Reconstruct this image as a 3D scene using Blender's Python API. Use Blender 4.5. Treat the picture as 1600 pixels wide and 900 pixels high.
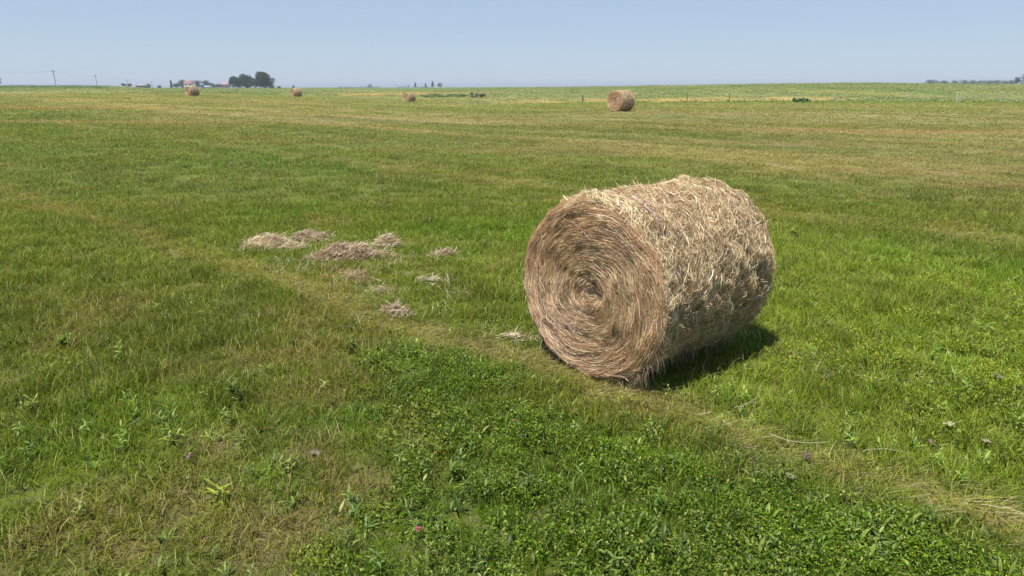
import bpy, math, random
import numpy as np
from mathutils import Vector
random.seed(7)
R = math.radians
D = bpy.data
S = bpy.context.scene
COL = S.collection
for o in list(D.objects): D.objects.remove(o, do_unlink=True)

# ------------------------------------------------------------------ camera, world, sun, exposure
F, H = 1067.0, 2.475
PITCH = math.atan(314.0 / F)
cp, sp = math.cos(PITCH), math.sin(PITCH)
cam_d = D.cameras.new('camera'); cam = D.objects.new('camera', cam_d); COL.objects.link(cam)
cam_d.sensor_width = 36.0; cam_d.lens = 36.0 * F / 1600.0
cam_d.clip_start = 0.05; cam_d.clip_end = 30000
cam.location = (0, 0, H); cam.rotation_euler = (math.pi / 2 - PITCH, 0, 0)
S.camera = cam
SUN_EL = R(66); SUN_DIR = Vector((-0.66, -0.75, 0)).normalized()      # horizontal direction towards the sun
sun_vec = Vector((SUN_DIR.x * math.cos(SUN_EL), SUN_DIR.y * math.cos(SUN_EL), math.sin(SUN_EL)))
w = D.worlds.new('World'); S.world = w; w.use_nodes = True
nt = w.node_tree; nt.nodes.clear()
sky = nt.nodes.new('ShaderNodeTexSky'); sky.sky_type = 'NISHITA'; sky.sun_disc = False
sky.sun_elevation = SUN_EL; sky.sun_rotation = math.atan2(SUN_DIR.x, SUN_DIR.y)
sky.altitude = 600; sky.air_density = 1.0; sky.dust_density = 0.25; sky.ozone_density = 3.0
hs = nt.nodes.new('ShaderNodeHueSaturation'); hs.inputs['Saturation'].default_value = 0.86
bg = nt.nodes.new('ShaderNodeBackground'); bg.inputs['Strength'].default_value = 0.105
wo = nt.nodes.new('ShaderNodeOutputWorld')
nt.links.new(sky.outputs[0], hs.inputs['Color'])
# summer haze: a milky blue veil that pales towards the horizon, over the clear-sky model
wtc = nt.nodes.new('ShaderNodeTexCoord'); wsx = nt.nodes.new('ShaderNodeSeparateXYZ'); wcr = nt.nodes.new('ShaderNodeValToRGB')
nt.links.new(wtc.outputs['Generated'], wsx.inputs[0]); nt.links.new(wsx.outputs[2], wcr.inputs[0])
cr = wcr.color_ramp; cr.elements[0].position = 0.0; cr.elements[0].color = (3.3, 4.05, 5.15, 1)
cr.elements[1].position = 0.9; cr.elements[1].color = (1.05, 1.7, 3.3, 1)
e_ = cr.elements.new(0.20); e_.color = (2.5, 3.4, 4.85, 1)
wmx = nt.nodes.new('ShaderNodeMix'); wmx.data_type = 'RGBA'; wmx.inputs[0].default_value = 0.82; wmx.clamp_result = False
nt.links.new(hs.outputs[0], wmx.inputs[6]); nt.links.new(wcr.outputs[0], wmx.inputs[7]); nt.links.new(wmx.outputs[2], bg.inputs[0]); nt.links.new(bg.outputs[0], wo.inputs[0])
sd = D.lights.new('sun', 'SUN'); sd.energy = 5.0; sd.angle = R(1.0); sd.color = (1.0, 0.955, 0.88)
sun = D.objects.new('sun', sd); COL.objects.link(sun)
sun.rotation_euler = sun_vec.to_track_quat('Z', 'Y').to_euler(); sun.location = (-5, -5, 20)
S.view_settings.view_transform = 'Standard'; S.view_settings.look = 'None'
S.view_settings.gamma = 1.0; S.view_settings.exposure = 0.46; S.view_settings.use_curve_mapping = False
S.render.engine = 'CYCLES'; S.cycles.max_bounces = 6; S.cycles.transparent_max_bounces = 8; S.cycles.volume_bounces = 0

# ------------------------------------------------------------------ helpers
def tag(o, label=None, cat=None, group=None, kind=None):
    for k, v in (('label', label), ('category', cat), ('group', group), ('kind', kind)):
        if v: o[k] = v
    return o

def mesh_np(name, V, Fc, attrs=None, mats=None, midx=None, smooth=False):
    """V (n,3); Fc list of (m,k) int arrays; attrs name -> (n,) or (n,3) float arrays"""
    me = D.meshes.new(name)
    V = np.asarray(V, np.float32)
    me.vertices.add(len(V)); me.vertices.foreach_set('co', V.ravel())
    if Fc:
        loops = np.concatenate([f.ravel() for f in Fc]).astype(np.int32)
        sizes = np.concatenate([np.full(len(f), f.shape[1]) for f in Fc]).astype(np.int32)
        starts = np.concatenate([[0], np.cumsum(sizes)[:-1]]).astype(np.int32)
        me.loops.add(len(loops)); me.loops.foreach_set('vertex_index', loops)
        me.polygons.add(len(sizes)); me.polygons.foreach_set('loop_start', starts)
        me.polygons.foreach_set('loop_total', sizes)
        if midx is not None: me.polygons.foreach_set('material_index', np.asarray(midx, np.int32))
        if smooth: me.polygons.foreach_set('use_smooth', np.ones(len(sizes), bool))
    for k, a in (attrs or {}).items():
        a = np.asarray(a, np.float32)
        at = me.attributes.new(k, 'FLOAT_VECTOR' if a.ndim == 2 else 'FLOAT', 'POINT')
        at.data.foreach_set('vector' if a.ndim == 2 else 'value', a.ravel())
    for m in (mats or []): me.materials.append(m)
    me.update(calc_edges=True); me.validate()
    return me

def obj(name, me, parent=None, loc=(0, 0, 0), rz=0.0):
    o = D.objects.new(name, me); COL.objects.link(o); o.location = loc; o.rotation_euler = (0, 0, rz)
    if parent: o.parent = parent
    return o

def empty(name, loc, rz=0.0):
    return obj(name, None, None, loc, rz)

_rng = np.random.default_rng(11)
def _hash(ix, iy, seed):
    h = (ix.astype(np.int64) * 374761393 + iy.astype(np.int64) * 668265263 + seed * 974711) & 0xFFFFFFFF
    h = ((h ^ (h >> 13)) * 1274126177) & 0xFFFFFFFF
    return ((h ^ (h >> 16)) & 0xFFFFFF) / float(0xFFFFFF)
def vn(x, y, seed=0):
    ix = np.floor(x); iy = np.floor(y); fx = x - ix; fy = y - iy
    fx = fx * fx * (3 - 2 * fx); fy = fy * fy * (3 - 2 * fy)
    a = _hash(ix, iy, seed); b = _hash(ix + 1, iy, seed); c = _hash(ix, iy + 1, seed); d = _hash(ix + 1, iy + 1, seed)
    return (a * (1 - fx) + b * fx) * (1 - fy) + (c * (1 - fx) + d * fx) * fy
def fbm(x, y, seed=0, o=4):
    s = 0; a = 1; t = 0
    for i in range(o):
        s = s + a * vn(x * 2 ** i + 17.3 * i, y * 2 ** i - 9.1 * i, seed + i); t += a; a *= .55
    return s / t
def sstep(a, b, x):
    t = np.clip((x - a) / (b - a), 0, 1); return t * t * (3 - 2 * t)

# photograph pixel on flat ground -> world (used only to survey where things stand)
def G(px, py, z=0.0):
    u = (px - 800) / F; v = (450 - py) / F
    t = (H - z) / (sp - v * cp)
    return (u * t, (cp + v * sp) * t)
def at(px, Y):           # lateral position of column px at forward distance Y
    return (px - 800) / F * Y * cp * 1.0

# ------------------------------------------------------------------ terrain heights
APX = np.array([-400, 0, 150, 185, 225, 300, 460, 637, 800, 970, 1200, 1350, 1480, 1650, 2000], float)
TY = np.array([0, 18, 56, 98, 125, 150, 200, 280, 400, 700, 1500, 3500, 9000], float)
TZ = np.array([
 [0]*15, [0]*15,
 [.5,.5,.5,.5,.5,.5,.4,.2,.3,.6,.5,.4,.4,.4,.4],
 [.9,.8,.8,.8,.8,.8,.5,.0,.1,.3,.43,.43,.43,.43,.4],
 [1,.95,.95,.95,1,1.0,.5,-.13,.2,.5,.8,.9,.8,.8,.8],
 [1.1,1.1,1.1,1.1,1.1,1.2,.52,.1,.4,.8,1.5,1.8,1.6,1.4,1.4],
 [1.7,1.7,1.7,1.6,1.3,1.3,.7,.4,.7,1.3,2.2,2.6,2.3,2.0,2.0],
 [2.4,2.4,2.4,2.1,1.4,1.35,.9,.7,1.1,1.9,3.2,3.6,3.2,2.9,2.9],
 [3.3,3.2,3.1,2.7,1.5,1.5,1.3,1.2,1.8,2.9,4.0,4.6,4.2,3.9,3.9],
 [3.2,3.2,3.1,2.6,1.6,1.6,1.6,1.6,2.3,2.9,3.6,4.0,4.0,3.9,3.9],
 [1.6,1.6,1.6,1.6,1.5,1.5,1.5,1.6,2.3,2.4,2.6,3,3,3,3],
 [0.5]*15, [-6.0]*15], float)
AX = (APX - 800) / F / 1.0
def T(x, y):
    x = np.asarray(x, float); y = np.asarray(y, float)
    yy = np.maximum(y, 0.5); a = x / (yy * cp)
    rows = np.stack([np.interp(a, AX, r) for r in TZ])
    k = np.clip(np.searchsorted(TY, yy) - 1, 0, len(TY) - 2)
    f = np.clip((yy - TY[k]) / (TY[k + 1] - TY[k]), 0, 1)
    k = np.broadcast_to(k, a.shape)
    r0 = np.take_along_axis(rows, k[None], 0)[0]; r1 = np.take_along_axis(rows, (k + 1)[None], 0)[0]
    z = r0 * (1 - f) + r1 * f
    z = z + (fbm(x / 1.3, yy / 1.3, 5, 3) - .5) * .05 * sstep(0, 3, yy)
    z = z + (fbm(x / 14, yy / 14, 8, 2) - .5) * .5 * sstep(90, 260, yy) * (1 - sstep(900, 2500, yy))
    return z
def Tz(x, y): return float(T(np.array([x]), np.array([y]))[0])

# ------------------------------------------------------------------ what grows where (world coordinates)
UX, UY = .75, -.661          # direction of the mowing swaths
def patch(x, y, px, py, rx, ry, ang=0.0, soft=.6, seed=3):
    cx, cy = G(px, py); ca, sa = math.cos(ang), math.sin(ang)
    dx = x - cx; dy = y - cy
    q = np.sqrt(((dx * ca + dy * sa) / rx) ** 2 + ((-dx * sa + dy * ca) / ry) ** 2)
    q = q + (fbm(x / (rx * .5), y / (ry * .5), seed, 3) - .5) * 1.1
    return 1 - sstep(1 - soft, 1 + soft * .4, q)
A0 = math.atan2(UY, UX)
def lerp(c, d, t): return c + (np.asarray(d) - c) * t[..., None]
def field(x, y):
    x = np.asarray(x, float); y = np.asarray(y, float)
    s = x * .661 + y * .75; t = x * UX + y * UY; r = np.hypot(x, y)
    n1 = fbm(x / 4.5, y / 4.5, 21, 4); n2 = fbm(x / 1.1, y / 1.1, 31, 3); n3 = fbm(s / 2.3, t / 16., 41, 4)
    n4 = fbm(x / 22., y / 16., 51, 4); n5 = fbm(x / .45, y / .45, 61, 2)
    tint = np.empty(x.shape + (3,)); tint[...] = (.115, .165, .028)
    tint = lerp(tint, (.095, .168, .028), sstep(.42, .66, n1))                    # greener
    tint = lerp(tint, (.175, .175, .050), sstep(.50, .72, n2) * .5)              # olive brown
    dry = .07 + .22 * sstep(.48, .75, n2) * sstep(.35, .6, 1 - n1 + .1)
    hgt = np.ones(x.shape); clo = np.zeros(x.shape); weed = .35 + .65 * sstep(.45, .65, n5); bare = np.zeros(x.shape)
    # left of the track, blue-green lush band
    p = patch(x, y, 250, 280, 9, 3.2, A0 + .3, .8); tint = lerp(tint, (.13, .19, .06), p * .5); dry = dry * (1 - .5 * p)
    p = patch(x, y, 90, 720, 1.2, 1.6, 0, .7); tint = lerp(tint, (.12, .20, .03), p * .8); dry = dry * (1 - .6 * p); weed += .5 * p
    # lush right-hand side and behind the bale
    right = sstep(4.6, 5.6, s + (n1 - .5) * 2) * (1 - sstep(11.3, 13.5, s + (n1 - .5) * 2.5)) * sstep(-1.5, 2.5, x)
    tint = lerp(tint, (.150, .220, .040), right * .9); dry = dry * (1 - .55 * right); weed += .7 * right * sstep(2.5, 4.5, x) * sstep(.4, .6, n5); hgt += .1 * right
    p = patch(x, y, 760, 360, 3.2, 2.2, A0, .8); tint = lerp(tint, (.11, .20, .025), p * .6); dry = dry * (1 - .7 * p)
    # clover and medick, bottom centre
    e = .661 * x + .75 * y
    cl = (1 - sstep(3.85, 4.25, e + (n2 - .5) * .7)) * sstep(-1.45, -.35, x + (n2 - .5) * 1.4 + (n5 - .5) * .5)
    cl = cl * sstep(-9, -1, -np.abs(y - 4) * 1.0)
    clo = cl * (.45 + .55 * sstep(.38, .55, fbm(x / .55, y / .55, 66, 3))); tint = lerp(tint, (.078, .148, .016), cl * .85 * sstep(.25, .5, n2 + .1)); nearside = (1 - sstep(4.0, 4.7, e)) * (1 - sstep(6, 10, y)); tint = tint * (1 - .12 * nearside)[..., None]; dry = dry * (1 - .75 * cl)  # tint a little darker on the near side of the track
    clo = np.clip(clo + .55 * right * sstep(2.8, 4.5, x) * (1 - sstep(5.5, 9, y)), 0, 1)
    p = patch(x, y, 700, 575, .9, .5, A0, .7); clo = np.clip(clo + .5 * p, 0, 1); tint = lerp(tint, (.07, .15, .02), p * .6); dry = dry * (1 - .6 * p)
    # bare, thatchy patches bottom left
    for (a, b, rx, ry) in ((500, 712, .38, .28), (655, 705, .3, .25), (285, 790, .5, .35), (130, 800, .4, .3), (560, 770, .35, .3),
                           (420, 860, .5, .28), (330, 700, .35, .3), (60, 850, .3, .2), (500, 620, .3, .2), (470, 815, .45, .3), (180, 860, .3, .2), (640, 660, .25, .2)):
        p = patch(x, y, a, b, rx, ry, A0, .9, 5 + a); bare = np.maximum(bare, p * .4); dry = np.maximum(dry, p * .36); tint = lerp(tint, (.165, .145, .045), p * .4)
    # the pale flattened track and its parallel neighbours
    wig = (fbm(t / 3., t * 0 + 2, 71, 3) - .5) * .5
    for s0, wd, amp in ((4.46, .21, 1.), (13.75, .5, .5), (23.1, .8, .22), (32.6, 1.0, .35), (42, 1.2, .3), (52, 1.4, .3), (-4.9, .4, .6)):
        q = 1 - sstep(.35, 1.6, np.abs(s - s0 - wig * (1 + s0 * .03)) / wd)
        if s0 < 5: q = q * (1 - .45 * sstep(-2, -7, x))
        q = q * amp * sstep(.25, .55, fbm(t / 1.5, s / .6, 81, 3) + .08)
        if s0 < 5: q = q * (1 - .2 * sstep(.8, 2., x))
        dry = np.maximum(dry, q * .36); tint = lerp(tint, (.265, .265, .13), q * .7); hgt = hgt * (1 - .4 * q); weed = weed * (1 - .7 * q); clo = clo * (1 - .8 * q)
    q = 1 - sstep(.3, 1., np.abs(s - 11.6 - wig) / 1.1); q = q * sstep(3.5, 6, x)
    tint = lerp(tint, (.11, .205, .03), q * .5)
    # mown olive field further out
    far = sstep(11., 30., s + (n4 - .5) * 8)
    olive = lerp(lerp(np.broadcast_to((.215, .232, .105), tint.shape), (.150, .200, .066), sstep(.42, .6, n4)), (.33, .30, .16), sstep(.52, .72, n3) * .8)
    tint = tint + (olive - tint) * (far * .85)[..., None]
    dry = dry * (1 - far) + far * (.10 + .22 * sstep(.45, .7, n3)); hgt = hgt * (1 - .35 * far); weed = weed * (1 - far) ; clo = clo * (1 - far)
    n6 = fbm(s / 1.5, t / 22., 171, 4); tint = lerp(tint, (.125, .150, .050), far * .6 * sstep(.54, .68, n6)); tint = lerp(tint, (.34, .30, .19), far * .45 * sstep(.46, .33, n6))
    for (a, b, rx, ry, c, k) in ((1450, 213, 16, 1.6, (.36, .27, .17), .75), (1150, 230, 6, 1.0, (.30, .26, .16), .5), (300, 178, 20, 2.4, (.34, .27, .13), .7),
                                 (480, 187, 14, 1.8, (.33, .26, .13), .6), (1400, 270, 4, .8, (.26, .2, .1), .5), (60, 178, 12, 4, (.28, .2, .09), .8), (130, 200, 12, 2, (.3, .26, .13), .6),
                                 (220, 190, 10, 1.3, (.15, .15, .05), .7), (1000, 187, 14, 3, (.27, .21, .11), .6), (1580, 290, 3, 1.0, (.25, .19, .1), .5), (860, 240, 5, 1.2, (.15, .15, .05), .5)):
        p = patch(x, y, a, b, rx, ry, -.12, .9, 9 + a); tint = lerp(tint, c, p * k); dry = np.maximum(dry, p * .5)
    p = patch(x, y, 690, 165.5, 7.5, 1.6, -.05, .5, 99); tint = lerp(tint, (.50, .46, .27), p * .9); dry = np.maximum(dry, p * .8)
    p = patch(x, y, 560, 163, 7.5, 1.0, -.05, .5, 98); tint = lerp(tint, (.34, .33, .16), p * .5)
    # beyond 85 m: greener verge, fence line, tan strip, rough pasture
    fy = y + (fbm(x / 9., y * 0 + 1, 91, 3) - .5) * 5
    verge = sstep(76, 88, fy) * (1 - sstep(100, 104, fy)) * sstep(-25, 15, x)
    tint = lerp(tint, (.145, .215, .05), verge * .7); dry = dry * (1 - .4 * verge)
    past = sstep(99, 103, fy) * sstep(-30, 10, x) + sstep(150, 165, fy) * (1 - sstep(-30, 10, x)); past = np.clip(past, 0, 1)
    m1 = fbm(x / 12., y / 30., 101, 4); m2 = fbm(x / 35., y / 60., 111, 3)
    pc = lerp(lerp(np.broadcast_to((.160, .205, .08), tint.shape), (.100, .175, .050), sstep(.42, .62, m1)), (.205, .23, .085), sstep(.48, .66, m2))
    tint = tint + (pc - tint) * past[..., None]; dry = dry * (1 - past) + past * .2
    strip = sstep(102, 106, fy) * (1 - sstep(118, 128, fy)) * (1 - sstep(.38, .52, x / np.maximum(y, 1))) * sstep(-.08, .08, x / np.maximum(y, 1)) 
    strip = strip * sstep(.25, .5, fbm(x / 8., y / 5., 121, 3))
    tint = lerp(tint, (.44, .33, .14), strip * .85)
    strip = sstep(165, 180, fy) * (1 - sstep(215, 240, fy)) * sstep(-.34, -.28, x / np.maximum(y, 1)) * (1 - sstep(-.16, .0, x / np.maximum(y, 1)))
    tint = lerp(tint, (.42, .29, .12), strip * .8 * sstep(.3, .5, fbm(x / 10., y / 20., 131, 3)))
    a = x / np.maximum(y, 1)
    crop = sstep(230, 236, y + (a + .6) * 20) * (1 - sstep(-.578, -.565, a))
    tint = lerp(tint, (.05, .125, .045), crop)
    green2 = sstep(280, 420, y) * sstep(-.56, -.5, a) * (1 - crop)
    tint = lerp(tint, (.085, .165, .06), green2 * .75 * (1 - .6 * sstep(.1, .3, a)))
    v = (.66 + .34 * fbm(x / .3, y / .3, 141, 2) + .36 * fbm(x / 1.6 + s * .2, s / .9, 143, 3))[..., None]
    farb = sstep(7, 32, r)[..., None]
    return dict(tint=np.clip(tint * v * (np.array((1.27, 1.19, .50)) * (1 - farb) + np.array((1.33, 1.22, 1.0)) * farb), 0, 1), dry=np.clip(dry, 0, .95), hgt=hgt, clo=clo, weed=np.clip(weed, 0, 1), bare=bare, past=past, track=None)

# ------------------------------------------------------------------ materials
def new_mat(name):
    m = D.materials.new(name); m.use_nodes = True; m.node_tree.nodes.clear(); return m, m.node_tree
def N(t, kind, **kw):
    n = t.nodes.new(kind)
    for k, v in kw.items():
        if k in n.inputs: n.inputs[k].default_value = v
        else: setattr(n, k, v)
    return n
def mixc(t, fac, a, b, mode='MIX'):
    n = t.nodes.new('ShaderNodeMix'); n.data_type = 'RGBA'; n.blend_type = mode; n.clamp_result = False
    for s_, v in ((0, fac), (6, a), (7, b)):
        if hasattr(v, 'links') or isinstance(v, bpy.types.NodeSocket): t.links.new(v, n.inputs[s_])
        else: n.inputs[s_].default_value = v if s_ == 0 else (*v, 1)
    return n.outputs[2]
def mth(t, op, a, b=0.0, clamp=False):
    n = t.nodes.new('ShaderNodeMath'); n.operation = op; n.use_clamp = clamp
    for i, v in enumerate((a, b)):
        if isinstance(v, bpy.types.NodeSocket): t.links.new(v, n.inputs[i])
        else: n.inputs[i].default_value = v
    return n.outputs[0]
def attr(t, name, typ='GEOMETRY'):
    n = t.nodes.new('ShaderNodeAttribute'); n.attribute_name = name; n.attribute_type = typ; return n
def leaf_surface(t, col, trans=.35, rough=.5, gloss=.06):
    d = N(t, 'ShaderNodeBsdfDiffuse'); tr = N(t, 'ShaderNodeBsdfTranslucent'); g = N(t, 'ShaderNodeBsdfGlossy', Roughness=rough)
    t.links.new(col, d.inputs[0])
    tc = mixc(t, 1.0, col, (1.15, 1.1, .55), 'MULTIPLY'); t.links.new(tc, tr.inputs[0]); g.inputs[0].default_value = (1, 1, 1, 1)
    m1 = N(t, 'ShaderNodeMixShader'); m1.inputs[0].default_value = trans
    t.links.new(d.outputs[0], m1.inputs[1]); t.links.new(tr.outputs[0], m1.inputs[2])
    m2 = N(t, 'ShaderNodeMixShader'); m2.inputs[0].default_value = gloss
    t.links.new(m1.outputs[0], m2.inputs[1]); t.links.new(g.outputs[0], m2.inputs[2])
    o = N(t, 'ShaderNodeOutputMaterial'); t.links.new(m2.outputs[0], o.inputs[0])

def grass_mat(name, mult=(1, 1, 1), tan=(.34, .265, .11), var=.62, trans=.38, gloss=.010):
    m, t = new_mat(name)
    tint = attr(t, 'tint', 'INSTANCER').outputs['Vector']; dry = attr(t, 'dry', 'INSTANCER').outputs['Fac']
    r1 = attr(t, 'rnd').outputs['Fac']; r2 = attr(t, 'rnd2').outputs['Fac']
    oi = N(t, 'ShaderNodeObjectInfo')
    base = mixc(t, 1.0, tint, mult, 'MULTIPLY')
    v = mth(t, 'MULTIPLY_ADD', r1, var * 2); v.node.inputs[2].default_value = 1 - var
    cc = N(t, 'ShaderNodeCombineColor'); 
    for i in range(3): t.links.new(v, cc.inputs[i])
    g = mixc(t, 1.0, base, cc.outputs[0], 'MULTIPLY')
    yel = mixc(t, mth(t, 'GREATER_THAN', r1, .84), g, (.36, .38, .10)); g2 = mixc(t, .6, g, yel)
    # random offset of the dry threshold per clump
    rr = mth(t, 'FRACT', mth(t, 'ADD', r2, oi.outputs['Random']))
    isdry = mth(t, 'LESS_THAN', rr, dry)
    tn = mixc(t, r1, tuple(c * .6 for c in tan), tuple(c * 1.35 for c in tan))
    leaf_surface(t, mixc(t, isdry, g2, tn), trans, .45, gloss)
    return m
M_grass = grass_mat('grass_blades')
M_flat = grass_mat('bleached_grass', (1, 1, 1), (.50, .43, .25))
M_weed = grass_mat('weed_leaves', (1.05, 1.15, 1.1), (.34, .33, .12), .4, .35, .02)
M_clover = grass_mat('clover_leaves', (1.06, 1.10, .8), (.33, .36, .08), .6, .4, .018)
M_past = grass_mat('pasture_blades', (.95, 1.0, 1.0), (.38, .32, .17), .4, .3, .03)
def flat_mat(name, col, rough=.8, noise=0.0, scale=5.0, trans=0.0):
    m, t = new_mat(name)
    p = N(t, 'ShaderNodeBsdfPrincipled'); p.inputs['Roughness'].default_value = rough
    o = N(t, 'ShaderNodeOutputMaterial'); t.links.new(p.outputs[0], o.inputs[0])
    tc = N(t, 'ShaderNodeTexCoord'); n = N(t, 'ShaderNodeTexNoise', Scale=scale, Detail=5.0); t.links.new(tc.outputs['Object'], n.inputs['Vector'])
    c = mixc(t, n.outputs[0], tuple(x * (1 - noise) for x in col), tuple(min(1, x * (1 + noise)) for x in col)); t.links.new(c, p.inputs['Base Color'])
    return m
M_yellow = flat_mat('yellow_petals', (.75, .60, .05), .7, .15)
def attr_mat(name, trans=.2, gloss=.06, rough=.5):
    m, t = new_mat(name); c = attr(t, 'col').outputs['Vector']; leaf_surface(t, mixc(t, 0.0, c, (0, 0, 0)), trans, rough, gloss); return m
M_straw = attr_mat('dry_hay_strands', .22, .05, .45)
M_leafc = attr_mat('tree_foliage', .25, .03, .6)

# ground
def ground_mat():
    m, t = new_mat('field_soil_and_thatch')
    fc = attr(t, 'fcol').outputs['Vector']; cov = attr(t, 'cover').outputs['Fac']
    geo = N(t, 'ShaderNodeNewGeometry')
    n1 = N(t, 'ShaderNodeTexNoise', Scale=55.0, Detail=6.0, Roughness=.7); n2 = N(t, 'ShaderNodeTexNoise', Scale=9.0, Detail=6.0, Roughness=.7)
    n3 = N(t, 'ShaderNodeTexNoise', Scale=.9, Detail=8.0, Roughness=.75)
    for n in (n1, n2, n3): t.links.new(geo.outputs['Position'], n.inputs['Vector'])
    thatch = mixc(t, sh(t, n1.outputs[0], .35, .65), (.05, .038, .022), (.21, .165, .10))
    bare = attr(t, 'bare').outputs['Fac']
    near = mixc(t, mth(t, 'MULTIPLY', sh(t, n2.outputs[0], .3, .55), mth(t, 'SUBTRACT', .85, mth(t, 'MULTIPLY', bare, .8))), thatch, fc)
    fv = mixc(t, sh(t, n3.outputs[0], .3, .7), (.74, .76, .72), (1.22, 1.2, 1.22))
    farc = mixc(t, 1.0, fc, fv, 'MULTIPLY')
    col = mixc(t, cov, near, farc)
    p = N(t, 'ShaderNodeBsdfDiffuse'); t.links.new(col, p.inputs[0])
    b = N(t, 'ShaderNodeBump', Strength=.6, Distance=.02); t.links.new(n1.outputs[0], b.inputs['Height']); t.links.new(b.outputs[0], p.inputs['Normal'])
    o = N(t, 'ShaderNodeOutputMaterial'); t.links.new(p.outputs[0], o.inputs[0])
    return m
def sh(t, s, a, b):
    n = t.nodes.new('ShaderNodeMapRange'); n.inputs[1].default_value = a; n.inputs[2].default_value = b; t.links.new(s, n.inputs[0]); return n.outputs[0]

# ------------------------------------------------------------------ ground sheet
def build_ground():
    Y = np.concatenate([[-60, -20, -6, -2], np.geomspace(.6, 9000, 760)])
    A = np.concatenate([[-3.2, -2.0, -1.4], np.linspace(-1.12, 1.12, 640), [1.4, 2.0, 3.2]])
    yy, aa = np.meshgrid(Y, A, indexing='ij')
    ref = np.where(yy < .6, .6 + (.6 - yy), yy)
    wid = np.maximum(ref, 12.0 - np.minimum(ref, 11.))       # keep the sheet wide next to the camera
    xx = aa * wid
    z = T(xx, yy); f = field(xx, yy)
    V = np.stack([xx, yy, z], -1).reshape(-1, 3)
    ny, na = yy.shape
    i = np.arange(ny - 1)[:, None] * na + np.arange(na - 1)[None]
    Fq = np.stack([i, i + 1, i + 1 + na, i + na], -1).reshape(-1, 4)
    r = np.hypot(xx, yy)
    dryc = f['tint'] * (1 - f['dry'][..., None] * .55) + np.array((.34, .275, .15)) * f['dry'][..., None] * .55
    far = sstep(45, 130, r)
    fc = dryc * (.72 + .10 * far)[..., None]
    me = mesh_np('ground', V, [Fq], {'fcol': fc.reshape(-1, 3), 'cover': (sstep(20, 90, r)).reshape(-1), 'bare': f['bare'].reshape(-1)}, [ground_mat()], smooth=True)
    tag(obj('ground', me), kind='structure')
build_ground()

# ------------------------------------------------------------------ grass clump meshes
def blades(rng, n, rad, h0, h1, w0, w1, lean, curl, segs=3, flat=0.0, along=None):
    """curved tapering blades; returns V, F, rnd, rnd2"""
    k = segs + 1
    rr = rad * np.sqrt(rng.random(n)); th = rng.random(n) * 2 * np.pi
    bx, by = rr * np.cos(th), rr * np.sin(th)
    az = rng.random(n) * 2 * np.pi if along is None else along + rng.normal(0, .35, n)
    h = rng.uniform(h0, h1, n) * rng.uniform(.6, 1.0, n); wv = rng.uniform(w0, w1, n)
    ln = np.abs(rng.normal(lean, .3 * lean + .05, n)) + flat; cu = np.abs(rng.normal(curl, curl * .6, n))
    P = np.zeros((n, k, 3)); ang = ln.copy(); p = np.stack([bx, by, np.full(n, -.01)], -1)
    P[:, 0] = p
    for j in range(1, k):
        st = h / segs
        p = p + np.stack([np.cos(az) * np.sin(ang) * st, np.sin(az) * np.sin(ang) * st, np.cos(ang) * st], -1)
        p[:, 2] = np.maximum(p[:, 2], .008); P[:, j] = p; ang = np.minimum(ang + cu, 2.0)
    sa = az + np.pi / 2 + rng.normal(0, .5, n)
    side = np.stack([np.cos(sa), np.sin(sa), np.zeros(n)], -1)
    verts = []; 
    prof = np.array([.8, 1., .75, .4, .2][:segs])
    V = np.zeros((n, 2 * segs + 1, 3))
    for j in range(segs):
        off = side * (wv * prof[j] * .5)[:, None]
        V[:, 2 * j] = P[:, j] - off; V[:, 2 * j + 1] = P[:, j] + off
    V[:, 2 * segs] = P[:, segs]
    b = (np.arange(n) * (2 * segs + 1))[:, None]
    Q = [b + np.array([2 * j, 2 * j + 1, 2 * j + 3, 2 * j + 2]) for j in range(segs - 1)]
    Q = np.stack(Q, 1).reshape(-1, 4) if segs > 1 else np.zeros((0, 4), int)
    Tq = (b + np.array([2 * segs - 2, 2 * segs - 1, 2 * segs])).reshape(-1, 3)
    r1 = np.repeat(rng.random(n), 2 * segs + 1); r2 = np.repeat(rng.random(n), 2 * segs + 1)
    return V.reshape(-1, 3), Q, Tq, r1, r2

def leaves(rng, n, base, L0, L1, W0, W1, el0, el1, segs=3, shape=(.25, .9, .8), az=None, droop=.25):
    """broad lance-shaped leaves folded along their midrib; base (n,3)"""
    az = rng.random(n) * 2 * np.pi if az is None else az
    el = rng.uniform(el0, el1, n); L = rng.uniform(L0, L1, n); W = rng.uniform(W0, W1, n)
    p = base.copy(); V = np.zeros((n, 3 * segs + 1, 3)); side = np.stack([-np.sin(az), np.cos(az), np.zeros(n)], -1)
    e = el.copy()
    for j in range(segs):
        d = np.stack([np.cos(az) * np.cos(e), np.sin(az) * np.cos(e), np.sin(e)], -1)
        nrm = np.stack([-np.cos(az) * np.sin(e), -np.sin(az) * np.sin(e), np.cos(e)], -1)
        off = side * (W * shape[j] * .5)[:, None]; up = nrm * (W * shape[j] * .15)[:, None]
        V[:, 3 * j] = p - off + up; V[:, 3 * j + 1] = p; V[:, 3 * j + 2] = p + off + up
        p = p + d * (L / segs)[:, None]; e = e - rng.uniform(0, droop * 2, n)
    V[:, 3 * segs] = p
    b = (np.arange(n) * (3 * segs + 1))[:, None]; Q = []
    for j in range(segs - 1):
        Q += [b + np.array([3 * j, 3 * j + 1, 3 * j + 4, 3 * j + 3]), b + np.array([3 * j + 1, 3 * j + 2, 3 * j + 5, 3 * j + 4])]
    Q = np.stack(Q, 1).reshape(-1, 4); e_ = 3 * segs
    Tq = np.stack([b + np.array([e_ - 3, e_ - 2, e_]), b + np.array([e_ - 2, e_ - 1, e_])], 1).reshape(-1, 3)
    r1 = np.repeat(rng.random(n), 3 * segs + 1); r2 = np.repeat(rng.random(n), 3 * segs + 1)
    return V.reshape(-1, 3), Q, Tq, r1, r2

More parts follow.
